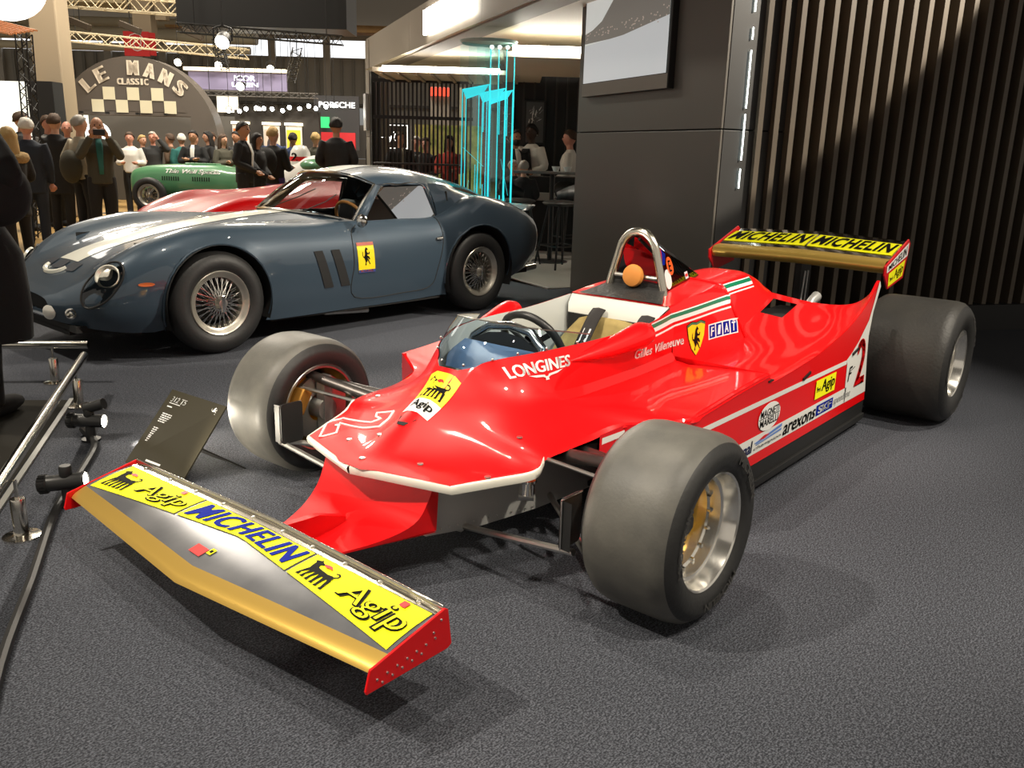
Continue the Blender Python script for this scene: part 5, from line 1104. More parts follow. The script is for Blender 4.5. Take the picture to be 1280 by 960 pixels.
def arc_text(s, r, size, a_mid, step, wide):
    for k, ch in enumerate(s):
        if ch == ' ': continue
        t = a_mid-(k-(len(s)-1)/2)*step; vs_, fs, asp = text_shape(ch,.012)
        for dx in (-.035,0,.035):
            mb2 = MB(); er = (math.cos(t),math.sin(t)); et = (math.sin(t),-math.cos(t))
            if dx == -.035: mbs = MB()
            mbs.add([A2(AC[0]+er[0]*(r+y*size)+et[0]*((x-.5)*wide+dx), AC[1]+er[1]*(r+y*size)+et[1]*((x-.5)*wide+dx), -.53) for x, y in vs_], fs)
        mbs.build('letter', LET, ar, 0)
arc_text('LE MANS', 1.48, .318, PI/2-.02, .235, .212)
for k, ch in enumerate('CLASSIC'):
    vs_, fs, asp = text_shape(ch,.012); mb = MB()
    for dx in (-.012,.012): mb.add([A2(AC[0]-.34+k*.103+dx+(x*.08 if ch != 'I' else .026+x*.03),2.57+y*.138,-.54) for x, y in vs_], fs)
    mb.build('letter', LET, ar, 0)
for a in (-1.2,-.6,.1,.75): mb = MB(); hbox_ = mb.box(A2(AC[0]+a,1.935,-.62),(.07,.08,.05),Matrix.Rotation(HYAW,3,'Z')); mb.build('uplight', BLACK, ar, 0)
mb = MB(); hbox(mb,-11.0,-7.2,22.8,22.9,-.16,2.0); tag(mb.build('wall_arch', mat('arch_hall_wall',(.13,.125,.115),.7), None, 0), kind='structure')
mb = MB(); mb.ball(H(-9.65,20.4,1.47),.265,20,12,sc=(1,1,.95)); tag(mb.build('globe_lamp', mat('globe_glow',(1,1,1),.4,emit=(.85,.93,1),es=1.6), None), 'white glowing globe under the grey arch', 'lamp')
# lit poster wall, purple banner
mb = MB(); hbox(mb,-7.1,-5.0,22.3,22.5,-.16,2.15); tag(mb.build('wall_posters', mat('poster_wall',(.035,.032,.03),.6), None, 0), kind='structure')
for k, (a, c, lb) in enumerate(((-6.95,(.75,.22,.05),'orange lit poster on black wall behind the suited man'),(-6.18,(.70,.60,.52),'pale lit poster with dark rider on the black wall'),(-5.62,(.80,.72,.06),'yellow lit poster with dark shape on the black wall'))):
    t = thing('lit_poster', lb, 'poster', H(a,22.25,1.0)); o_ = t.location
    mb = MB(); mb.box(V((0,0,.40)),(.40,.04,.78),Matrix.Rotation(HYAW,3,'Z')); mb.build('poster_frame', WHITEP, t, 0)
    q = Quad(*[H(a+x,22.2,1.0+z)-o_ for x, z in ((-.17,.03),(.17,.03),(.17,.70),(-.17,.70))],off=0); mb = MB(); q.plate(mb,0,1); q.poly(mb,[(.1,.1),(.6,.05),(.9,.35),(.6,.5),(.75,.75),(.4,.8),(.2,.55)],1,.004); mb.build('poster_print', [mat('poster_%d'%k,c,.5),mat('poster_shape',(.06,.05,.05),.6)], t, 0)
    mb = MB(); mb.box(V((0,0,.84)),(.44,.10,.06),Matrix.Rotation(HYAW,3,'Z')); mb.build('poster_light', mat('poster_light_glow',(1,.9,.7),.5,emit=(1,.85,.6),es=2.5), t, 0)
t = thing('purple_banner', 'long lavender overhead banner with white lettering', 'banner', H(-7.5,24,2.72)); o_ = t.location
mb = MB(); mb.box(V((0,0,.21)),(2.6,.06,.44),Matrix.Rotation(HYAW,3,'Z')); mb.build('banner_cloth', mat('lavender_cloth',(.30,.27,.44),.6), t, 0)
q = Quad(*[H(-7.3+x,23.95,2.72+z)-o_ for x, z in ((-.35,.06),(.35,.06),(.35,.36),(-.35,.36))],off=0); mb = MB(); q.text(mb,'ICOR',.1,.55,.9,1,0,.02); q.text(mb,'LIVEN',.0,.05,1,.42,0,.02); mb.build('banner_lettering', mat('lettering_glow',(1,1,1),.5,emit=(1,1,1),es=.8), t, 0)
mb = MB(); hbox(mb,-8.9,-6.2,23.9,24.1,3.18,3.26); mb2 = tag(mb.build('banner_light_bar', mat('warm_bar_glow',(1,.85,.6),.5,emit=(1,.85,.6),es=1.4), None, 0), 'glowing light bar along the top of the lavender banner', 'light')
t = thing('maker_sign', 'white letters on dark board high beside the lounge post', 'sign', H(-5.4,26,2.3)); o_ = t.location
q = Quad(*[H(-5.8+x,25.9,2.42+z)-o_ for x, z in ((0,0),(1.05,0),(1.05,.16),(0,.16))],off=0); mb = MB(); q.text(mb,'PORSCHE',0,0,1,1,0,.03); mb.build('sign_lettering', mat('lettering_glow',(1,1,1)), t, 0)
mb = MB(); mb.box(H(-5.3,26,2.0)-o_,(1.3,.1,1.5),Matrix.Rotation(HYAW,3,'Z')); mb.build('sign_board', mat('sign_board_dark',(.045,.045,.05),.6), t, 0)
mb = MB(); hbox(mb,-6.05,-4.6,25.0,25.1,1.25,1.72); tag(mb.build('red_booth_panel', mat('booth_red',(.60,.03,.04),.5), None, 0), 'red booth panel behind the man in the black suit', 'panel')
mb = MB(); hbox(mb,-5.75,-5.45,25.6,25.7,1.85,2.15); tag(mb.build('exit_sign', mat('exit_green',(.03,.5,.15),.5,emit=(.03,.55,.16),es=.9), None, 0), 'small green exit sign above the red booth panel', 'sign')
mb = MB(); hbox(mb,-7.9,-7.36,23.42,23.48,2.12,2.52); tag(mb.build('white_sign', mat('white_sign_glow',(.9,.86,.72),.5,emit=(.9,.84,.68),es=.8), None, 0), 'small square white sign below the lavender banner', 'sign')
# overhead trusses
DK_ = mat('truss_black',(.015,.015,.015),.5); CRM = mat('truss_cream',(.58,.50,.34),.5); GRM = mat('truss_grey',(.20,.19,.18),.5)
truss('lighting_truss', H(-11.5,22,4.55), H(-6.9,22,4.35), .30, CRM, 'cream lighting truss high before the hall windows', n=16)
truss('lighting_truss', H(-12.2,24,3.95), H(-7.2,24,3.62), .24, CRM, 'long cream truss just above the grey arch', n=18)
truss('lighting_truss', H(-6.35,19.5,2.92), H(-5.5,16.5,3.05), .16, DK_, 'short dark truss slanting beside the lavender banner', n=8)
truss('lighting_truss', H(-4.95,19.5,2.72), H(-4.05,16.5,2.95), .16, DK_, 'short dark truss slanting towards the lounge post', n=8)
truss('lighting_truss', H(-8.4,23.45,2.59), H(-5.27,23.45,2.59), .12, GRM, 'thin grey truss under the lavender banner', n=16)
truss('truss_tower', H(-7.28,13.2,-.16), H(-7.19,13.2,2.77), .16, DK_, 'black vertical truss tower at the left by the crowd', n=22)
truss('truss_tower', H(-8.3,13.2,3.24), H(-7.26,13.2,2.9), .17, DK_, 'black sloping truss on top of the truss tower', n=8)
mb = MB(); hbox(mb,-6.2,-3.15,16.5,17.5,3.36,5.5); tag(mb.build('black_header', BLACK, None, 0), 'wide black overhead header box of the next stand', 'header')
truss('lighting_truss', H(-6.15,16.4,3.30), H(-3.2,16.4,3.16), .15, DK_, 'black truss running under the wide black header', n=24)
def stage_light(a, d, z, label, size=.12, face=(0,-1,-.6), lit=True, tone=(1,.95,.85), group=None, es=22):
    t = thing('stage_light', label, 'lamp', H(a,d,z), 0, group); f = (HR*face[0]+HF*face[1]+V((0,0,face[2]))).normalized()
    mb = MB(); mb.lathe([(0,-size*1.3),(size*.75,-size*1.2),(size,-size*.3),(size,size*.5),(size*.92,size*.5)],(0,0,0),f,14); mb.build('lamp_body', DK_, t)
    mb = MB(); mb.lathe([(size*.93,size*.42),(size*.5,size*.47),(0,size*.48)],(0,0,0),f,14); mb.build('lens', mat('lamp_glow_%d_%d'%(int(es),int(tone[2]*100)),(1,1,1),.3,emit=tone,es=es) if lit else mat('dark_lens',(.03,.03,.03),.2), t)
    mb = MB(); mb.tube([-HR*size*1.2,-HR*size*1.2+V((0,0,size*1.5)),V((0,0,size*1.9)),HR*size*1.2+V((0,0,size*1.5)),HR*size*1.2],size*.12,5); mb.tube([V((0,0,size*1.8)),V((0,0,size*2.2))],size*.15,5); mb.build('yoke', DK_, t); mb = MB(); mb.tube([V((0,0,size*2)),V((0,0,8.57-z))],.006,4); mb.build('suspension_wire', DK_, t)
    return t
stage_light(-3.92,12.0,2.62,'lit spotlight hanging under the black truss',.10)
stage_light(-7.02,11.7,2.36,'dark unlit flood lamp on the black truss tower',.20,(-.4,-1,-.3),False)
for a, d, z in ((-7.85,23.6,3.30),(-8.9,23.6,3.34),(-6.5,23.6,3.25),(-6.35,20.5,2.60),(-6.7,23,2.2)): stage_light(a,d,z,'bright warm lamp around the lavender banner',.10,(0,-1,-.3),True,(1,.88,.6),'lamps around the lavender banner')
for k in range(13):
    a = -6.95+k*.21+random.uniform(-.04,.04); stage_light(a*1.03,22.15,2.14+random.uniform(-.04,.06)+.01*k,'bright white lamp in the row above the poster wall',.055,(0,-1,-.2),True,(.95,1,.98),'row of lamps above the poster wall',26)
for a, d, z, lb in ((-10.6,22,4.0,'long dark floodlight under the cream truss by the column'),(-9.4,22,3.95,'long dark floodlight at the middle of the cream truss'),(-7.9,22,3.85,'long dark floodlight at the right end of the cream truss')):
    t = thing('floodlight', lb, 'lamp', H(a,d,z)); mb = MB(); mb.box((0,0,0),(.50,.2,.15),Matrix.Rotation(HYAW,3,'Z') @ Matrix.Rotation(.35,3,'Y')); mb.build('lamp_housing', mat('flood_brown',(.06,.045,.03),.6), t, 0, .02); mb = MB(); mb.tube([(0,0,.06),(0,0,8.57-z)],.012,5); mb.build('hanger', DK_, t)
mb = MB(); mb.ball(H(-5.60,10,2.92),.42,24,14,sc=(1,1,.9)); tag(mb.build('balloon_lamp', mat('balloon_glow',(1,1,1),.4,emit=(1,.97,.9),es=3), None), 'huge white glowing balloon lamp at the upper left', 'lamp')
t = thing('heat_grid', 'orange striped roof panel under the balloon lamp', 'panel', H(-7.1,12.1,2.8)); o_ = t.location
for k in range(7): mb = MB(); mb.bar(H(-7.72,12.4-.1*k,2.97-.03*k)-o_,H(-6.37,12.0-.1*k,2.68-.02*k)-o_,.06,.02); mb.build('orange_slat', mat('orange_slat',(.7,.3,.12),.5), t, 0)

# ================================================================== rail, floor spots, cable and board in front
def rail(p, q, posts, label, name='barrier_rail'):
    t = thing(name, label, 'rail', V((posts[0][0],posts[0][1],0))); o_ = t.location
    mb = MB(); mb.tube([V(p)-o_,V(q)-o_],.021,14); mb.build('rail_tube', mat('rail_chrome',(.72,.69,.62),.16,1), t)
    for x, y, h in posts:
        mb = MB(); c = V((x,y,0))-o_; mb.lathe([(0,0),(.060,0),(.060,.006),(.030,.010),(.024,.012),(.024,.135),(.022,.14),(.0,.14)],c,(0,0,1),18); mb.tube([c+V((0,0,.13)),c+V((0,0,h))],.007,8); mb.build('post', mat('rail_chrome',(.7,.68,.6)), t)
    return t
rail((-1.56,.30,.215),(-.145,2.535,.215),[(-1.085,.985,.205),(-.27,2.36,.205)],'low chrome barrier rail running beside the floor spotlights')
rail((-.62,3.33,.215),(-.017,2.765,.215),[(-.16,2.89,.205)],'short low chrome rail in front of the blue car nose')
mb = MB(); mb.bar((-.245,2.50,.004),(-1.22,1.02,.004),.022,.010); tag(mb.build('trim_2', mat('edge_strip',(.30,.30,.28),.4), None, 0), kind='structure')
mb = MB(); mb.add([(-.265,2.50,.003),(-1.24,1.03,.003),(-2.2,1.7,.003),(-1.2,3.4,.003)],[(0,1,2,3)]); tag(mb.build('floor_recess', mat('recess_black',(.022,.020,.016),.85,spec=.1), None, 0), kind='structure')
mb = MB(); mb.tube([(p[0],p[1],.012) for p in cr([(-1.72,-.35),(-1.443,.208),(-1.20,.621),(-.93,1.09),(-.70,1.40),(-.50,1.70),(-.44,1.95)],5)],.016,8); tag(mb.build('floor_cable', BLACK, None), 'thick black cable running along the carpet to the floor spotlights', 'cable')
def floor_spot(loc, aim, label, power, tilt_snoot):
    t = thing('floor_spotlight', label, 'lamp', loc, 0, None); f = V(aim).normalized()
    mb = MB(); mb.lathe([(0,0),(.055,0),(.055,.012),(0,.012)],(0,0,0),(0,0,1),16); mb.tube([(0,0,.01),(0,0,.10)],.028,12); mb.build('base', BLACK, t)
    h = V((0,0,.125)); mb = MB(); mb.lathe([(0,-.13),(.042,-.13),(.045,-.125),(.045,-.09),(.040,-.085),(.040,.075),(.043,.08),(.043,.095),(.039,.095)],h,f,24); mb.build('lamp_barrel', mat('spot_black',(.016,.016,.016),.38), t)
    for k in range(18):
        e1_ = f.orthogonal().normalized(); e2_ = f.cross(e1_); a = 2*PI*k/18; d_ = e1_*math.cos(a)+e2_*math.sin(a); mb = MB(); mb.bar(h-f*.126+d_*.046,h-f*.092+d_*.046,.006,.006,d_); mb.build('cooling_fin', BLACK, t, 0)
    mb = MB(); mb.lathe([(.039,.088),(.02,.091),(0,.092)],h,f,20); mb.build('lens', mat('spot_lens_glow',(1,1,1),.3,emit=(1,.93,.80),es=18), t)
    mb = MB(); u_ = V((0,0,1)); s_ = f.cross(u_).normalized(); mb.lathe([(0,0),(.028,0),(.030,.006),(.030,.05),(.026,.056),(0,.056)],h+V((0,0,.03)),(0,0,1),16); mb.build('adjuster_knob', BLACK, t)
    if tilt_snoot: mb = MB(); mb.tube([h-f*.02+V((0,0,.075)),h+f*.10+V((0,0,.11))],[.030,.034],14); mb.build('top_barrel', mat('spot_black',(.016,.016,.016)), t)
    t.scale = (.74,.74,.74); L0 = V(loc)+(h+f*.11)*.74; spot('floor_spot_beam', L0, L0+f, power, 80, .7, .03, (1,.90,.72)); return t
floor_spot((-.47,1.80,.0), (.60,-.80,.02), 'black floor spotlight with lit lens aimed at the far front wheel', 75, True)
floor_spot((-.86,1.14,.0), (.70,-.66,.10), 'black ribbed floor spotlight with lit lens beside the front wing', 30, False)
ib = thing('information_board', 'leaning dark information board with small white text by front wheel', 'sign', (-.485,1.22,0)); o_ = ib.location
BL, BR, TL, TR = V((-.505,1.425,.0)), V((-.475,1.035,.0)), V((-.30,1.365,.292)), V((-.298,.960,.301))
nb = (BR-BL).cross(TL-BL).normalized()
mb = MB(); vs8 = [BL-o_,BR-o_,TR-o_,TL-o_]; mb.add(vs8+[p-nb*.006 for p in vs8],[(0,1,2,3),(7,6,5,4),(0,4,5,1),(1,5,6,2),(2,6,7,3),(3,7,4,0)]); mb.build('board', mat('board_olive',(.045,.040,.026),.22), ib, 0)
q = Quad(*vs8,off=.002); mb = MB(); random.seed(21)
q.text(mb,'312 T5',.10,.855,.38,.925,0,.015,.15); q.poly(mb,[(.10,.835),(.30,.835),(.30,.843),(.10,.843)],0)
q.poly(mb,[(.10,.785),(.19,.785),(.19,.80),(.10,.80)],0)
for p in HORSE: q.poly(mb,[(.82+x*.10,.86+y*.09) for x, y in p],0)
for v0, n_, wl in ((.69,5,.25),(.50,5,.62),(.375,3,.62)):
    for k in range(n_):
        v = v0-k*.026; u = .10; end = .10+wl*random.uniform(.6,1.0)
        while u < end: l = random.uniform(.015,.06); q.poly(mb,[(u,v),(u+l,v),(u+l,v+.013),(u,v+.013)],0); u += l+.008
q.poly(mb,[(.30,.10),(.56,.10),(.56,.125),(.30,.125)],0); mb.build('board_print', WHITEP, ib, 0)['kind'] = 'stuff'
mb = MB(); mb.add([p-o_ for p in (V((-.395,1.38,.125)),V((-.375,1.02,.125)),V((-.20,1.0,.0)),V((-.22,1.35,.0)))],[(0,1,2,3)]); mb.build('support_flap', mat('flap_black',(.02,.018,.014),.5), ib, 0, solid=.005)

# ================================================================== visitors and staff
def skin_m(k): return mat('skin_%s' % k, {'fair':(.50,.27,.18),'tan':(.38,.19,.11),'pink':(.54,.25,.18),'deep':(.045,.022,.014)}[k], .5)
def cloth(n, c): return mat('cloth_'+n, c, .85, bump=(18,.25))
CL = {'black':(.012,.012,.013),'navy':(.016,.022,.034),'charcoal':(.030,.031,.032),'olive':(.050,.047,.032),'brown':(.085,.052,.030),'white':(.62,.60,.56),'grey':(.13,.13,.125),'purple':(.055,.035,.16),'red':(.42,.05,.03),'cream':(.36,.32,.24),'teal':(.02,.12,.11),'blue':(.03,.05,.12),'tan':(.28,.20,.11)}
HC = {'brown':(.055,.030,.016),'dark':(.010,.008,.007),'grey':(.26,.24,.21),'white':(.55,.53,.48),'blond':(.36,.24,.09)}
POSE = {'stand':((-.02,.235,1.12),(.06,.245,.87)),'clasp':((.0,.27,1.13),(.23,.045,.98)),'folded':((.06,.28,1.13),(.25,-.06,1.17)),
        'phone':((.20,.25,1.24),(.33,.10,1.50)),'pocket':((-.09,.29,1.14),(.06,.20,.95)),'hold':((.02,.26,1.12),(.28,.14,1.12)),'hip':((-.06,.40,1.16),(.06,.22,1.0)),'scratch':((.10,.33,1.38),(.14,.14,1.62))}
def person(label, a, d, zf, ztop, face, jacket='black', legs='black', hair='dark', style='short', skin='fair', pose='stand', coat=.88, shirt=None, vox=.016, poseR=None, group=None, shoes='black', lean=0):
    s = (ztop-zf)/1.75
    t = thing('person', label, 'person', H(a,d,zf), HYAW+math.radians(face), group)
    K = lambda p: V((p[0]+lean*max(0,p[2]-.9),p[1],p[2]))*s
    eL, wL = POSE[pose]; eR, wR = POSE[poseR or pose]
    arms = [((0,.185,1.415),eL,wL,1),((0,-.185,1.415),(eR[0],-eR[1],eR[2]),(wR[0],-wR[1],wR[2]),-1)]
    def loft(mb, rings, n=14):
        P = [[K((cx+rx*math.cos(2*PI*k/n), ry*math.sin(2*PI*k/n), z)) for k in range(n)] for z, cx, rx, ry in rings]
        mb.grid(P,0,True); mb.add(P[0],[tuple(range(n-1,-1,-1))]); mb.add(P[-1],[tuple(range(n))])
    def limb(mb, pts, rs, n=9): mb.tube(cr([tuple(K(p)) for p in pts],3), [r[0]*s for r in cr([(r,) for r in rs],3)], n)
    mb = MB()
    loft(mb,[(.88,0,.105,.150),(1.0,.0,.100,.140),(1.12,.0,.105,.145),(1.30,.0,.120,.170),(1.40,-.005,.095,.175),(1.455,-.01,.06,.085)])
    limb(mb,[(-.012,0,1.42),(.0,0,1.50),(.012,0,1.57)],[.058,.054,.052])
    mb.ball(K((.012,0,1.645)),.112*s,16,12,sc=(.92,.74,1.0)); mb.ball(K((.030,0,1.585)),.070*s,12,8,sc=(1,.86,.9))
    mb.ball(K((.116,0,1.630)),.017*s,8,6,sc=(1.1,.8,1.4)); mb.ball(K((.100,0,1.590)),.020*s,8,6,sc=(.5,1.4,.5))
    for y in (-.083,.083): mb.ball(K((.0,y,1.635)),.026*s,8,6,sc=(.8,.35,1.2))
    for sh, el, wr, sg in arms:
        limb(mb,[sh,lin(sh,el,.5),el,lin(el,wr,.5),wr],[.052,.048,.040,.036,.028])
        fd = (V(wr)-V(el)).normalized(); sd = V((0,sg,0)); sd = (sd-fd*sd.dot(fd)); sd = sd.normalized() if sd.length > .1 else V((1,0,0)); dn = fd.cross(sd)
        pm = V(wr)+fd*.05; mb.ball(K(pm),.042*s,10,7,sc=(1,1,1))
        for k in range(4):
            b_ = pm+fd*.03+sd*(-.030+.020*k); l = (.058,.068,.064,.050)[k]; c1 = b_+fd*l*.55+dn*.008*sg; c2 = b_+fd*l*.85+dn*.030*sg
            limb(mb,[tuple(b_),tuple(c1),tuple(c2)],[.0105,.0095,.0085],6)
        b_ = pm-fd*.02+sd*.035*(-1 if sg > 0 else 1); limb(mb,[tuple(b_),tuple(b_+fd*.03+sd*.02*(-1 if sg > 0 else 1)),tuple(b_+fd*.058+sd*.014*(-1 if sg > 0 else 1))],[.014,.012,.010],6)
    for sg in (1,-1):
        limb(mb,[(0,sg*.085,.92),(.01,sg*.095,.72),(.015,sg*.10,.50),(-.005,sg*.10,.30),(-.02,sg*.10,.09)],[.088,.076,.056,.054,.038]); mb.ball(K((.05,sg*.10,.045)),.11*s,10,6,sc=(1.1,.42,.38))
    o = mb.build('body', skin_m(skin), t, 0)
    md = o.modifiers.new('skin','REMESH'); md.mode = 'VOXEL'; md.voxel_size = vox; md.use_smooth_shade = True
    # trousers
    mb = MB()
    for sg in (1,-1): limb(mb,[(0,sg*.082,.95),(.01,sg*.098,.72),(.018,sg*.105,.50),(.0,sg*.105,.28),(-.01,sg*.105,.06)],[.105,.096,.076,.070,.066],12)
    loft(mb,[(.84,0,.120,.165),(.95,0,.118,.165),(1.03,.0,.112,.152)]); o = mb.build('trousers', cloth(legs,CL[legs]), t, 0)
    md = o.modifiers.new('cloth','REMESH'); md.mode = 'VOXEL'; md.voxel_size = vox*1.2; md.use_smooth_shade = True
    for sg in (1,-1): mb = MB(); mb.ball(K((.055,sg*.105,.048)),.135*s,12,8,sc=(1.12,.42,.36)); mb.build('shoe', cloth(shoes,CL[shoes]), t, 60)
    # jacket
    mb = MB(); fl = .03*max(0,.9-coat)
    loft(mb,[(coat,.0,.140+fl,.180+fl),(max(coat+.04,.98),.0,.135,.175),(1.10,.0,.132,.172),(1.28,.003,.148,.192),(1.385,-.004,.118,.202),(1.445,-.012,.072,.118),(1.475,-.012,.066,.075)],18)
    for sh, el, wr, sg in arms: limb(mb,[(sh[0],sh[1]*.9,sh[2]+.0),lin(sh,el,.5),el,lin(el,wr,.5),lin(el,wr,.96)],[.076,.070,.060,.055,.048],12)
    o = mb.build('jacket', cloth(jacket,CL[jacket]), t, 0)
    md = o.modifiers.new('cloth','REMESH'); md.mode = 'VOXEL'; md.voxel_size = vox*1.2; md.use_smooth_shade = True
    if shirt:
        mb = MB(); P = [[K((x,y*wd,z)) for y in (-1,-.5,0,.5,1)] for z, x, wd in ((1.47,.062,.030),(1.40,.112,.045),(1.28,.156,.042),(1.12,.142,.034),(.99,.143,.028))]; mb.grid(P); mb.build('shirt_front', cloth(shirt,CL[shirt]), t, 60, solid=.006)
    # hair
    if style != 'bald':
        mb = MB(); n = 18; P = []
        low = {'short':.0,'long':-.34,'cap':.03}[style]
        for i in range(10):
            row = []
            for k in range(n):
                ph = 2*PI*k/n; fr = max(0,math.cos(ph)); th = (i/9)*(1.85-.95*fr**.5-.25*abs(math.sin(ph))**6)
                r = .118+.006*math.sin(3*ph+i)+random.uniform(-.003,.007)*min(i,3)/3; p = (.006+r*.95*math.sin(th)*math.cos(ph), r*.80*math.sin(th)*math.sin(ph), 1.650+r*1.0*math.cos(th))
                row.append(K(p))
            P.append(row)
        if style == 'long':
            for z, e in ((1.52,1.02),(1.42,1.05),(1.36,.8)):
                row = []
                for k in range(n):
                    ph = 2*PI*k/n; c = math.cos(ph); row.append(K((min(.02,.115*e*c)-.01, .098*e*math.sin(ph), z if c < .3 else 1.60)))
                P.append(row)
        mb.grid(P,0,True); o = mb.build('hair' if style != 'cap' else 'cap', mat('hair_'+hair,HC[hair],.7,bump=(40,.5)), t, 70, solid=.012)
    elif hair:
        mb = MB(); mb.grid([[K((.006-.112*math.cos(ph), .094*math.sin(ph), z)) for ph in [-1.25+.25*k for k in range(11)]] for z in (1.58,1.66)]); mb.build('hair', mat('hair_'+hair,HC[hair]), t, 70, solid=.010)
    for y in (-.032,.032): mb = MB(); mb.ball(K((.103,y,1.652)),.0105*s,8,6); mb.build('eye', mat('eye_dark',(.02,.015,.012),.2), t, 60)
    return t, K
Z0, Z1 = -.162, .006
G1 = 'visitors in the crowd behind the blue car'
CAM, AWAY, RIGHT, LEFT = -90, 90, 0, 180
t, K = person('blond woman in black coat with fur-trimmed hood at the crowd edge', -6.04,10.5,Z0,1.42,150,'black','black','blond','long','fair','hold',.62)
mb = MB(); mb.tube([K((.10*math.cos(x)-.01,.17*math.sin(x),1.40+.03*math.cos(x))) for x in [2*PI*k/18 for k in range(18)]],[.055+.012*math.sin(k*7) for k in range(18)],8,True); mb.build('fur_trim', mat('fur_tan',(.30,.20,.08),.95,bump=(60,1)), t, 60)
person('white-haired man in dark navy jacket seen from behind', -6.81,12.3,Z0,1.57,120,'navy','navy','white','short','pink','stand',.74)
person('man with bushy brown hair behind the white-haired man', -8.05,14.40,Z0,1.705,20,'charcoal','black','brown','short')
person('man in profile with short brown hair looking right in the crowd', -8.05,15.20,Z0,1.682,-20,'grey','black','brown','short','pink')
t, K = person('man in long black coat seen from behind with high collar', -7.30,14.00,Z0,1.681,90,'black','black','brown','short','fair','stand',.60)
person('bald man in the crowd behind the black coat', -8.13,16.00,Z0,1.620,-60,'olive','black','grey','bald','pink')
t, K = person('grey-haired man with cream sleeves and black shoulder bag', -6.47,13.10,Z0,1.643,60,'cream','black','grey','short','fair','pocket')
mb = MB(); mb.ball(K((-.20,-.02,1.06)),.24,14,10,sc=(.55,.8,1.0)); mb.build('backpack', cloth('olive',CL['olive']), t, 60)
t, K = person('bald man in dark olive jacket photographing with a raised phone', -5.97,12.6,Z0,1.62,-62,'olive','black','grey','bald','tan','phone',.86,'teal',.013)
mb = MB(); c = K((.42,.0,1.555)); mb.box(c,(.012,.15,.078)); o = tag(mb.build('smartphone', BLACK, None, 0, .004), 'black smartphone held up by the bald man', 'phone'); o.location = t.location; o.rotation_euler = t.rotation_euler
person('person holding a yellow cased phone behind the bald man', -6.85,14.4,Z0,1.52,-70,'black','black','dark','short','tan','phone')
person('person in white shirt and black trousers among the crowd', -8.02,18.30,Z0,1.482,-75,'white','black','brown','short','pink','hold',.90)
person('blond visitor bending beside the white-shirted person', -8.44,19.90,Z0,1.443,-30,'black','black','blond','short','fair','hold')
person('grey-haired man raising his hand to his head', -7.91,19.20,Z0,1.513,-80,'charcoal','black','grey','short','pink','scratch',.85,None,.016,'hold')
person('man with cap and brown jacket behind the green car', -7.77,19.80,Z0,1.491,170,'brown','black','brown','cap','fair','pocket',.70)
person('white-haired visitor behind the green car', -7.44,19.60,Z0,1.494,120,'teal','black','white','short')
person('blond visitor next to the white-haired one behind the green car', -7.46,20.40,Z0,1.500,60,'black','black','blond','short')
person('man in black jacket with folded arms behind the green car', -6.78,18.50,Z0,1.556,-85,'black','black','dark','short','tan','folded',.85,'white')
person('man in grey jacket just behind the folded-arms man', -6.98,20.20,Z0,1.548,-100,'grey','black','brown','short')
person('long-haired woman in long black coat behind the green car', -6.78,19.40,Z0,1.558,-140,'black','black','dark','long','fair','clasp',.55)
person('woman with brown hair in dark quilted jacket near the posters', -6.20,18.60,Z0,1.497,-30,'olive','black','brown','long','fair','folded',.80)
person('dark-haired man near the orange poster', -6.35,20.00,Z0,1.586,-120,'charcoal','black','dark','short','tan')
person('man in black suit in profile with hands clasped', -4.19,13.5,Z1,1.63,-8,'black','black','dark','short','tan','clasp',.80,'white',.014)
person('dark-haired woman beside the man in the black suit', -4.16,14.10,Z1,1.482,-10,'black','black','dark','long','tan','clasp')
t, K = person('visitor in purple trousers with black backpack', -4.08,14.75,Z0,1.590,70,'black','purple','blond','short','fair','hold',.86)
mb = MB(); mb.ball(K((-.19,0,1.22)),.20,14,10,sc=(.6,.95,1.15)); mb.build('backpack', BLACKM, t, 60)
person('visitor looking at the pale poster', -5.13,18.60,Z0,1.639,-90,'blue','black','brown','short','pink')
person('visitor with dark cap before the yellow poster', -4.83,19,Z0,1.57,100,'blue','black','dark','cap','tan')
person('visitor in olive jacket seen from behind near the white car', -4.21,18.40,Z0,1.581,100,'olive','black','blond','short','fair','pocket')
person('man in black suit seen from behind beside the lounge post', -2.71,13.2,Z1,1.72,95,'black','black','dark','short','tan','clasp',.78,None,.014)
GL = 'guests in the lounge'
person('man in dark jacket eating at the ledge behind the bars', -1.99,14.9,Z1,1.58,-60,'black','black','brown','short','fair','clasp',.86,'cream')
person('guest in grey seated low behind the bars', -1.80,15.6,Z1,1.52,-90,'charcoal','black','grey','short','pink','clasp')
person('guest in black jacket leaning at the ledge behind the bars', -1.60,15.3,Z1,1.50,-100,'black','black','brown','short','pink','clasp')
person('woman in red jacket behind the thin black bars', -1.17,15.0,Z1,1.54,-100,'red','black','dark','long','tan','hold')
t, K = person('bearded man with white striped scarf behind the bar counter', -.06,12.9,Z1,1.62,-60,'black','black','dark','short','tan','hold',.86,'white',.014)
mb = MB(); mb.ball(K((.055,0,1.575)),.075,12,8,sc=(.95,.9,.75)); mb.build('beard', mat('hair_dark',HC['dark']), t, 60)
t, K = person('waiter in white shirt and black apron behind the bar counter', 0.19,13.50,Z1,1.715,-130,'white','black','dark','short','deep','clasp',.90,None,.014)
mb = MB(); mb.grid([[K((x,y*w_,z)) for y in (-1,-.4,.4,1)] for z, x, w_ in ((1.40,.128,.07),(1.25,.165,.13),(1.05,.150,.15),(.75,.165,.17))]); mb.build('apron', BLACKM, t, 60, solid=.008)
person('white-haired woman sitting low beside the glass display', -0.07,11.90,Z1,1.199,-80,'charcoal','black','white','short','fair','clasp')
person('grey-haired man in dark jacket seated at the bar from behind', 0.07,11.40,Z1,1.200,80,'black','black','grey','short','fair','clasp')
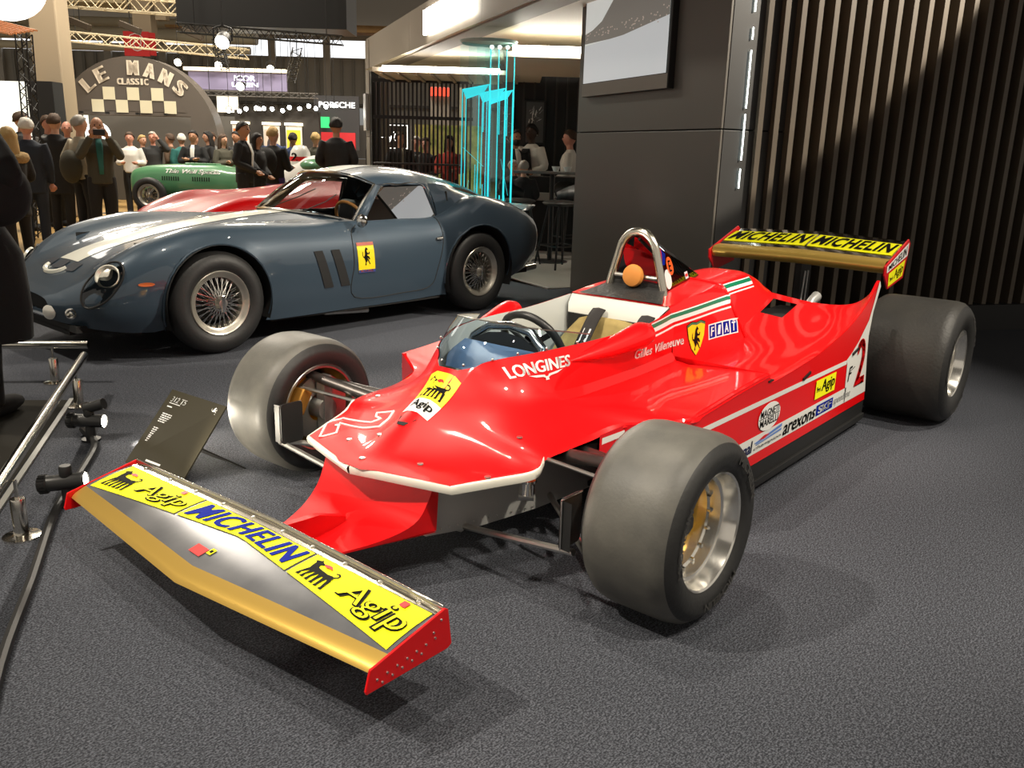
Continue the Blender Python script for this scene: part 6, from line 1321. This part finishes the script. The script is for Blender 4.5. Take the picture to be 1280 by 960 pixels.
person('man in white shirt half hidden behind the grey pillar', .74,12.9,Z1,1.63,170,'white','black','brown','short','pink','clasp')
# near visitor cut by the frame
t, K = person('visitor in long black coat with shoulder bag at the chrome rail', -2.60,3.95,.0,1.74,80,'black','black','dark','short','fair','hip',.42,None,.014)
mb = MB(); mb.ball(K((-.02,-.29,1.08)),.18,18,12,sc=(.8,.82,.85)); mb.build('shoulder_bag', cloth('black',CL['black']), t, 60)
mb = MB(); mb.tube([K((-.05,.10,1.46)),K((.12,-.10,1.30)),K((.02,-.26,1.2))],.012,6); mb.build('bag_strap', mat('strap_tan',(.5,.36,.26),.7), t)
mb = MB(); n = 18; P = [[K((rx*math.cos(2*PI*k/n),ry*math.sin(2*PI*k/n)+dy,z)) for k in range(n)] for z, rx, ry, dy in ((1.02,.14,.20,0),(.80,.19,.30,-.04),(.55,.20,.315,-.04),(.40,.20,.30,-.04))]; mb.grid(P,0,True); mb.build('coat_skirt', cloth('black',CL['black']), t, 60)
# ================================================================== red roadster behind the blue car
RC = thing('red_sports_car', 'red sports car with yellow shield behind the blue car', 'car', (2.58,5.55,0), -.03)
RSEC = [(-.80,[(0,.560),(.15,.558),(.28,.55),(.36,.54),(.42,.51),(.45,.45),(.43,.36),(.38,.28)]),
 (-.55,[(0,.66),(.2,.658),(.36,.66),(.48,.69),(.58,.64),(.63,.50),(.62,.34),(.55,.22)]),
 (-.30,[(0,.73),(.2,.727),(.37,.735),(.52,.79),(.64,.73),(.70,.55),(.69,.34),(.63,.19)]),
 (0,[(0,.80),(.2,.795),(.38,.80),(.54,.86),(.67,.80),(.75,.60),(.745,.36),(.69,.18)]),
 (.40,[(0,.87),(.2,.865),(.38,.85),(.54,.86),(.66,.80),(.73,.62),(.73,.36),(.69,.18)]),
 (.80,[(0,.93),(.22,.92),(.40,.90),(.54,.87),(.64,.81),(.71,.63),(.71,.36),(.68,.18)]),
 (1.30,[(0,.96),(.22,.955),(.40,.93),(.54,.89),(.64,.83),(.71,.64),(.71,.36),(.68,.18)]),
 (1.80,[(0,.94),(.22,.94),(.40,.92),(.54,.90),(.65,.86),(.72,.66),(.72,.37),(.69,.18)]),
 (2.15,[(0,.94),(.22,.94),(.40,.94),(.56,.96),(.68,.90),(.76,.68),(.76,.38),(.72,.19)]),
 (2.58,[(0,.88),(.22,.88),(.40,.88),(.54,.89),(.65,.83),(.72,.66),(.71,.40),(.66,.24)]),
 (2.74,[(0,.80),(.2,.80),(.36,.795),(.48,.78),(.57,.74),(.62,.62),(.60,.42),(.55,.32)])]
S, mb = car_shell(RSEC, [(0,.33,.37),(2.15,.335,.38)], lambda c: 1.42 < c[0] < 2.0 and c[1] < .46 and c[2] > .6, 5, 3)
for row in (S[0],S[-1]):
    full = row+[(p[0],-p[1],p[2]) for p in row[::-1]][:-1]; mb.add(full,[tuple(range(len(full)))])
RB = mb.build('car_body', RED, RC, 35)
mb = MB(); mb.box((1.7,0,.45),(.7,.9,.1)); mb.box((1.95,-.25,.70),(.12,.40,.45)); mb.build('cockpit_seat', BLACKM, RC, 0, .03)
mb = MB(); mb.grid([[(1.36,v,.94-.25*v*v),(1.52,v*.92,1.06-.3*v*v)] for v in (-.48,-.3,0,.3,.48)]); mb.build('windscreen', glass('clear_glass'), RC)
mb = MB(); mb.tube([(1.36,v,.945-.25*v*v) for v in (-.48,-.3,0,.3,.48)],.012,6); mb.build('screen_frame', CHROME, RC)
for sg in (1,-1): wire_wheel((0,-sg*.64,.33),.33,.16,-sg,RC,18); wire_wheel((2.15,-sg*.65,.335),.335,.18,-sg,RC,18)
rv = bvh_of(RB); mb = MB(); q = Quad((1.10,-1.0,.69),(1.36,-1.0,.69),(1.36,-1.0,.89),(1.10,-1.0,.89),rv,(0,1,0),.004); q.poly(mb,[(.5+.5*math.cos(x*PI/10),.5+.5*math.sin(x*PI/10)) for x in range(20)],0)
for p in HORSE: q.poly(mb,[(.26+x*.48,.16+y*.68) for x, y in p],1,.002)
mb.build('shield_emblem', [YELLOW2,BLACKP], RC, 0)
mb = MB(); mb.ball((1.75,-.30,.98),.15,14,10,sc=(1.5,.7,.8)); mb.build('headrest_fairing', RED, RC, 60)
# ================================================================== green monoposto
GC = thing('green_racing_car', 'vintage green single-seat racing car with white lettering', 'race car', H(-7.10,17.5,0), HYAW)
GRN = mat('green_car_paint',(.085,.25,.12),.32,coat=.8)
GS = [(-.42,[(.30,.52),(.20,.52)]),]
prof = [(-.55,.16,.20,.48),(-.48,.24,.27,.52),(-.20,.31,.32,.55),(.30,.36,.35,.56),(.85,.37,.36,.56),(1.20,.37,.36,.56),(1.55,.40,.34,.54),(2.3,.38,.36,.56),(2.9,.24,.28,.52),(3.4,.05,.08,.48)]
n = 20; P = [[(x, ry*math.copysign(abs(math.cos(2*PI*k/n))**.7,math.cos(2*PI*k/n)), zc+rz*math.copysign(abs(math.sin(2*PI*k/n))**.7,math.sin(2*PI*k/n))) for k in range(n)] for x, ry, rz, zc in cr(prof,4)]
mb = MB(); mb.grid(P,0,True); mb.add(P[0],[tuple(range(n))]); body = mb.build('car_body', GRN, GC, 50)
mb = MB(); mb.box((.85,0,.90),(.62,.30,.08)); mb.build('hood_scoop', GRN, GC, 0, .015)
mb = MB(); mb.lathe([(.15,0),(.0,.005)],(-.552,0,.48),(-1,0,0),16); mb.build('grille', BLACKM, GC)
gv = bvh_of(body); mb = MB(); q = Quad((.22,-.8,.72),(1.32,-.8,.72),(1.32,-.8,.82),(.22,-.8,.82),gv,(0,1,0),.006); q.text(mb,'Thin Wall Special',0,0,1,1,0,.03,.3); mb.build('car_lettering', WHITEP, GC, 0)
for x0 in (.15,.75):
    for k in range(8): mb = MB(); q = Quad((x0+k*.045,-.8,.60),(x0+k*.045+.022,-.8,.60),(x0+k*.045+.022,-.8,.68),(x0+k*.045,-.8,.68),gv,(0,1,0),.004); q.plate(mb,0,1); mb.build('louvre', BLACKM, GC, 0)
for sg in (1,-1): wire_wheel((0,-sg*.62,.33),.33,.14,-sg,GC,18); wire_wheel((2.4,-sg*.62,.35),.35,.17,-sg,GC,18)
mb = MB(); mb.tube([(0,-.6,.33),(0,.6,.33)],.03,8); mb.build('front_axle', STEEL, GC); mb = MB(); mb.tube([(2.4,-.6,.35),(2.4,.6,.35)],.03,8); mb.build('rear_axle', STEEL, GC)
mb = MB(); mb.grid([[(1.50,v,.88),(1.62,v*.9,1.02)] for v in (-.28,-.1,.1,.28)]); mb.build('windscreen', glass('clear_glass'), GC); mb = MB(); mb.lathe([(.05,0),(.055,.03),(0,.03)],(1.66,-.36,.90),(1,0,0),12); mb.build('mirror', CHROME, GC)
# ================================================================== white car with number
WC = thing('white_racing_car', 'white racing car tail with black number two behind the blue car', 'race car', H(-4.05,15.9,0), HYAW-.3)
prof = [(-.75,.10,.12,.55),(-.6,.26,.25,.60),(0,.34,.36,.66),(.4,.36,.42,.74),(.65,.30,.38,.74),(.85,.12,.2,.66)]
P = [[(x, ry*math.cos(2*PI*k/n), zc+rz*math.sin(2*PI*k/n)) for k in range(n)] for x, ry, rz, zc in cr(prof,4)]
mb = MB(); mb.grid(P,0,True); wb_ = mb.build('car_body', WHITE, WC, 60)
mb = MB(); mb.lathe([(.0,.46),(.11,.44),(.17,.34),(.20,.15),(.22,-.1)],(.15,0,.88),(0,0,1),20); fin = mb.build('headrest_fin', WHITE, WC, 60)
fv2 = bvh_of(fin); mb = MB(); q = Quad((.04,-.6,1.06),(.24,-.6,1.06),(.24,-.6,1.20),(.04,-.6,1.20),fv2,(0,1,0),.006); q.text(mb,'2',.15,0,.8,1,0,.02); mb.build('race_number', BLACKP, WC, 0)
mb = MB(); mb.lathe([(.197,.17),(.186,.25)],(.15,0,.885),(0,0,1),20); mb.build('red_band', REDP, WC)
mb = MB(); mb.ball((.55,-.16,.98),.26,14,8,sc=(1.2,.8,.5)); mb.build('green_tail', GRN, WC, 60)
for sg in (1,-1): wire_wheel((-.42,-sg*.5,.33),.33,.15,-sg,WC,14); wire_wheel((.55,-sg*.5,.33),.33,.15,-sg,WC,14)
for x in (-.42,.55): mb = MB(); mb.tube([(x,-.5,.33),(x,.5,.33)],.03,8); mb.build('axle', STEEL, WC)
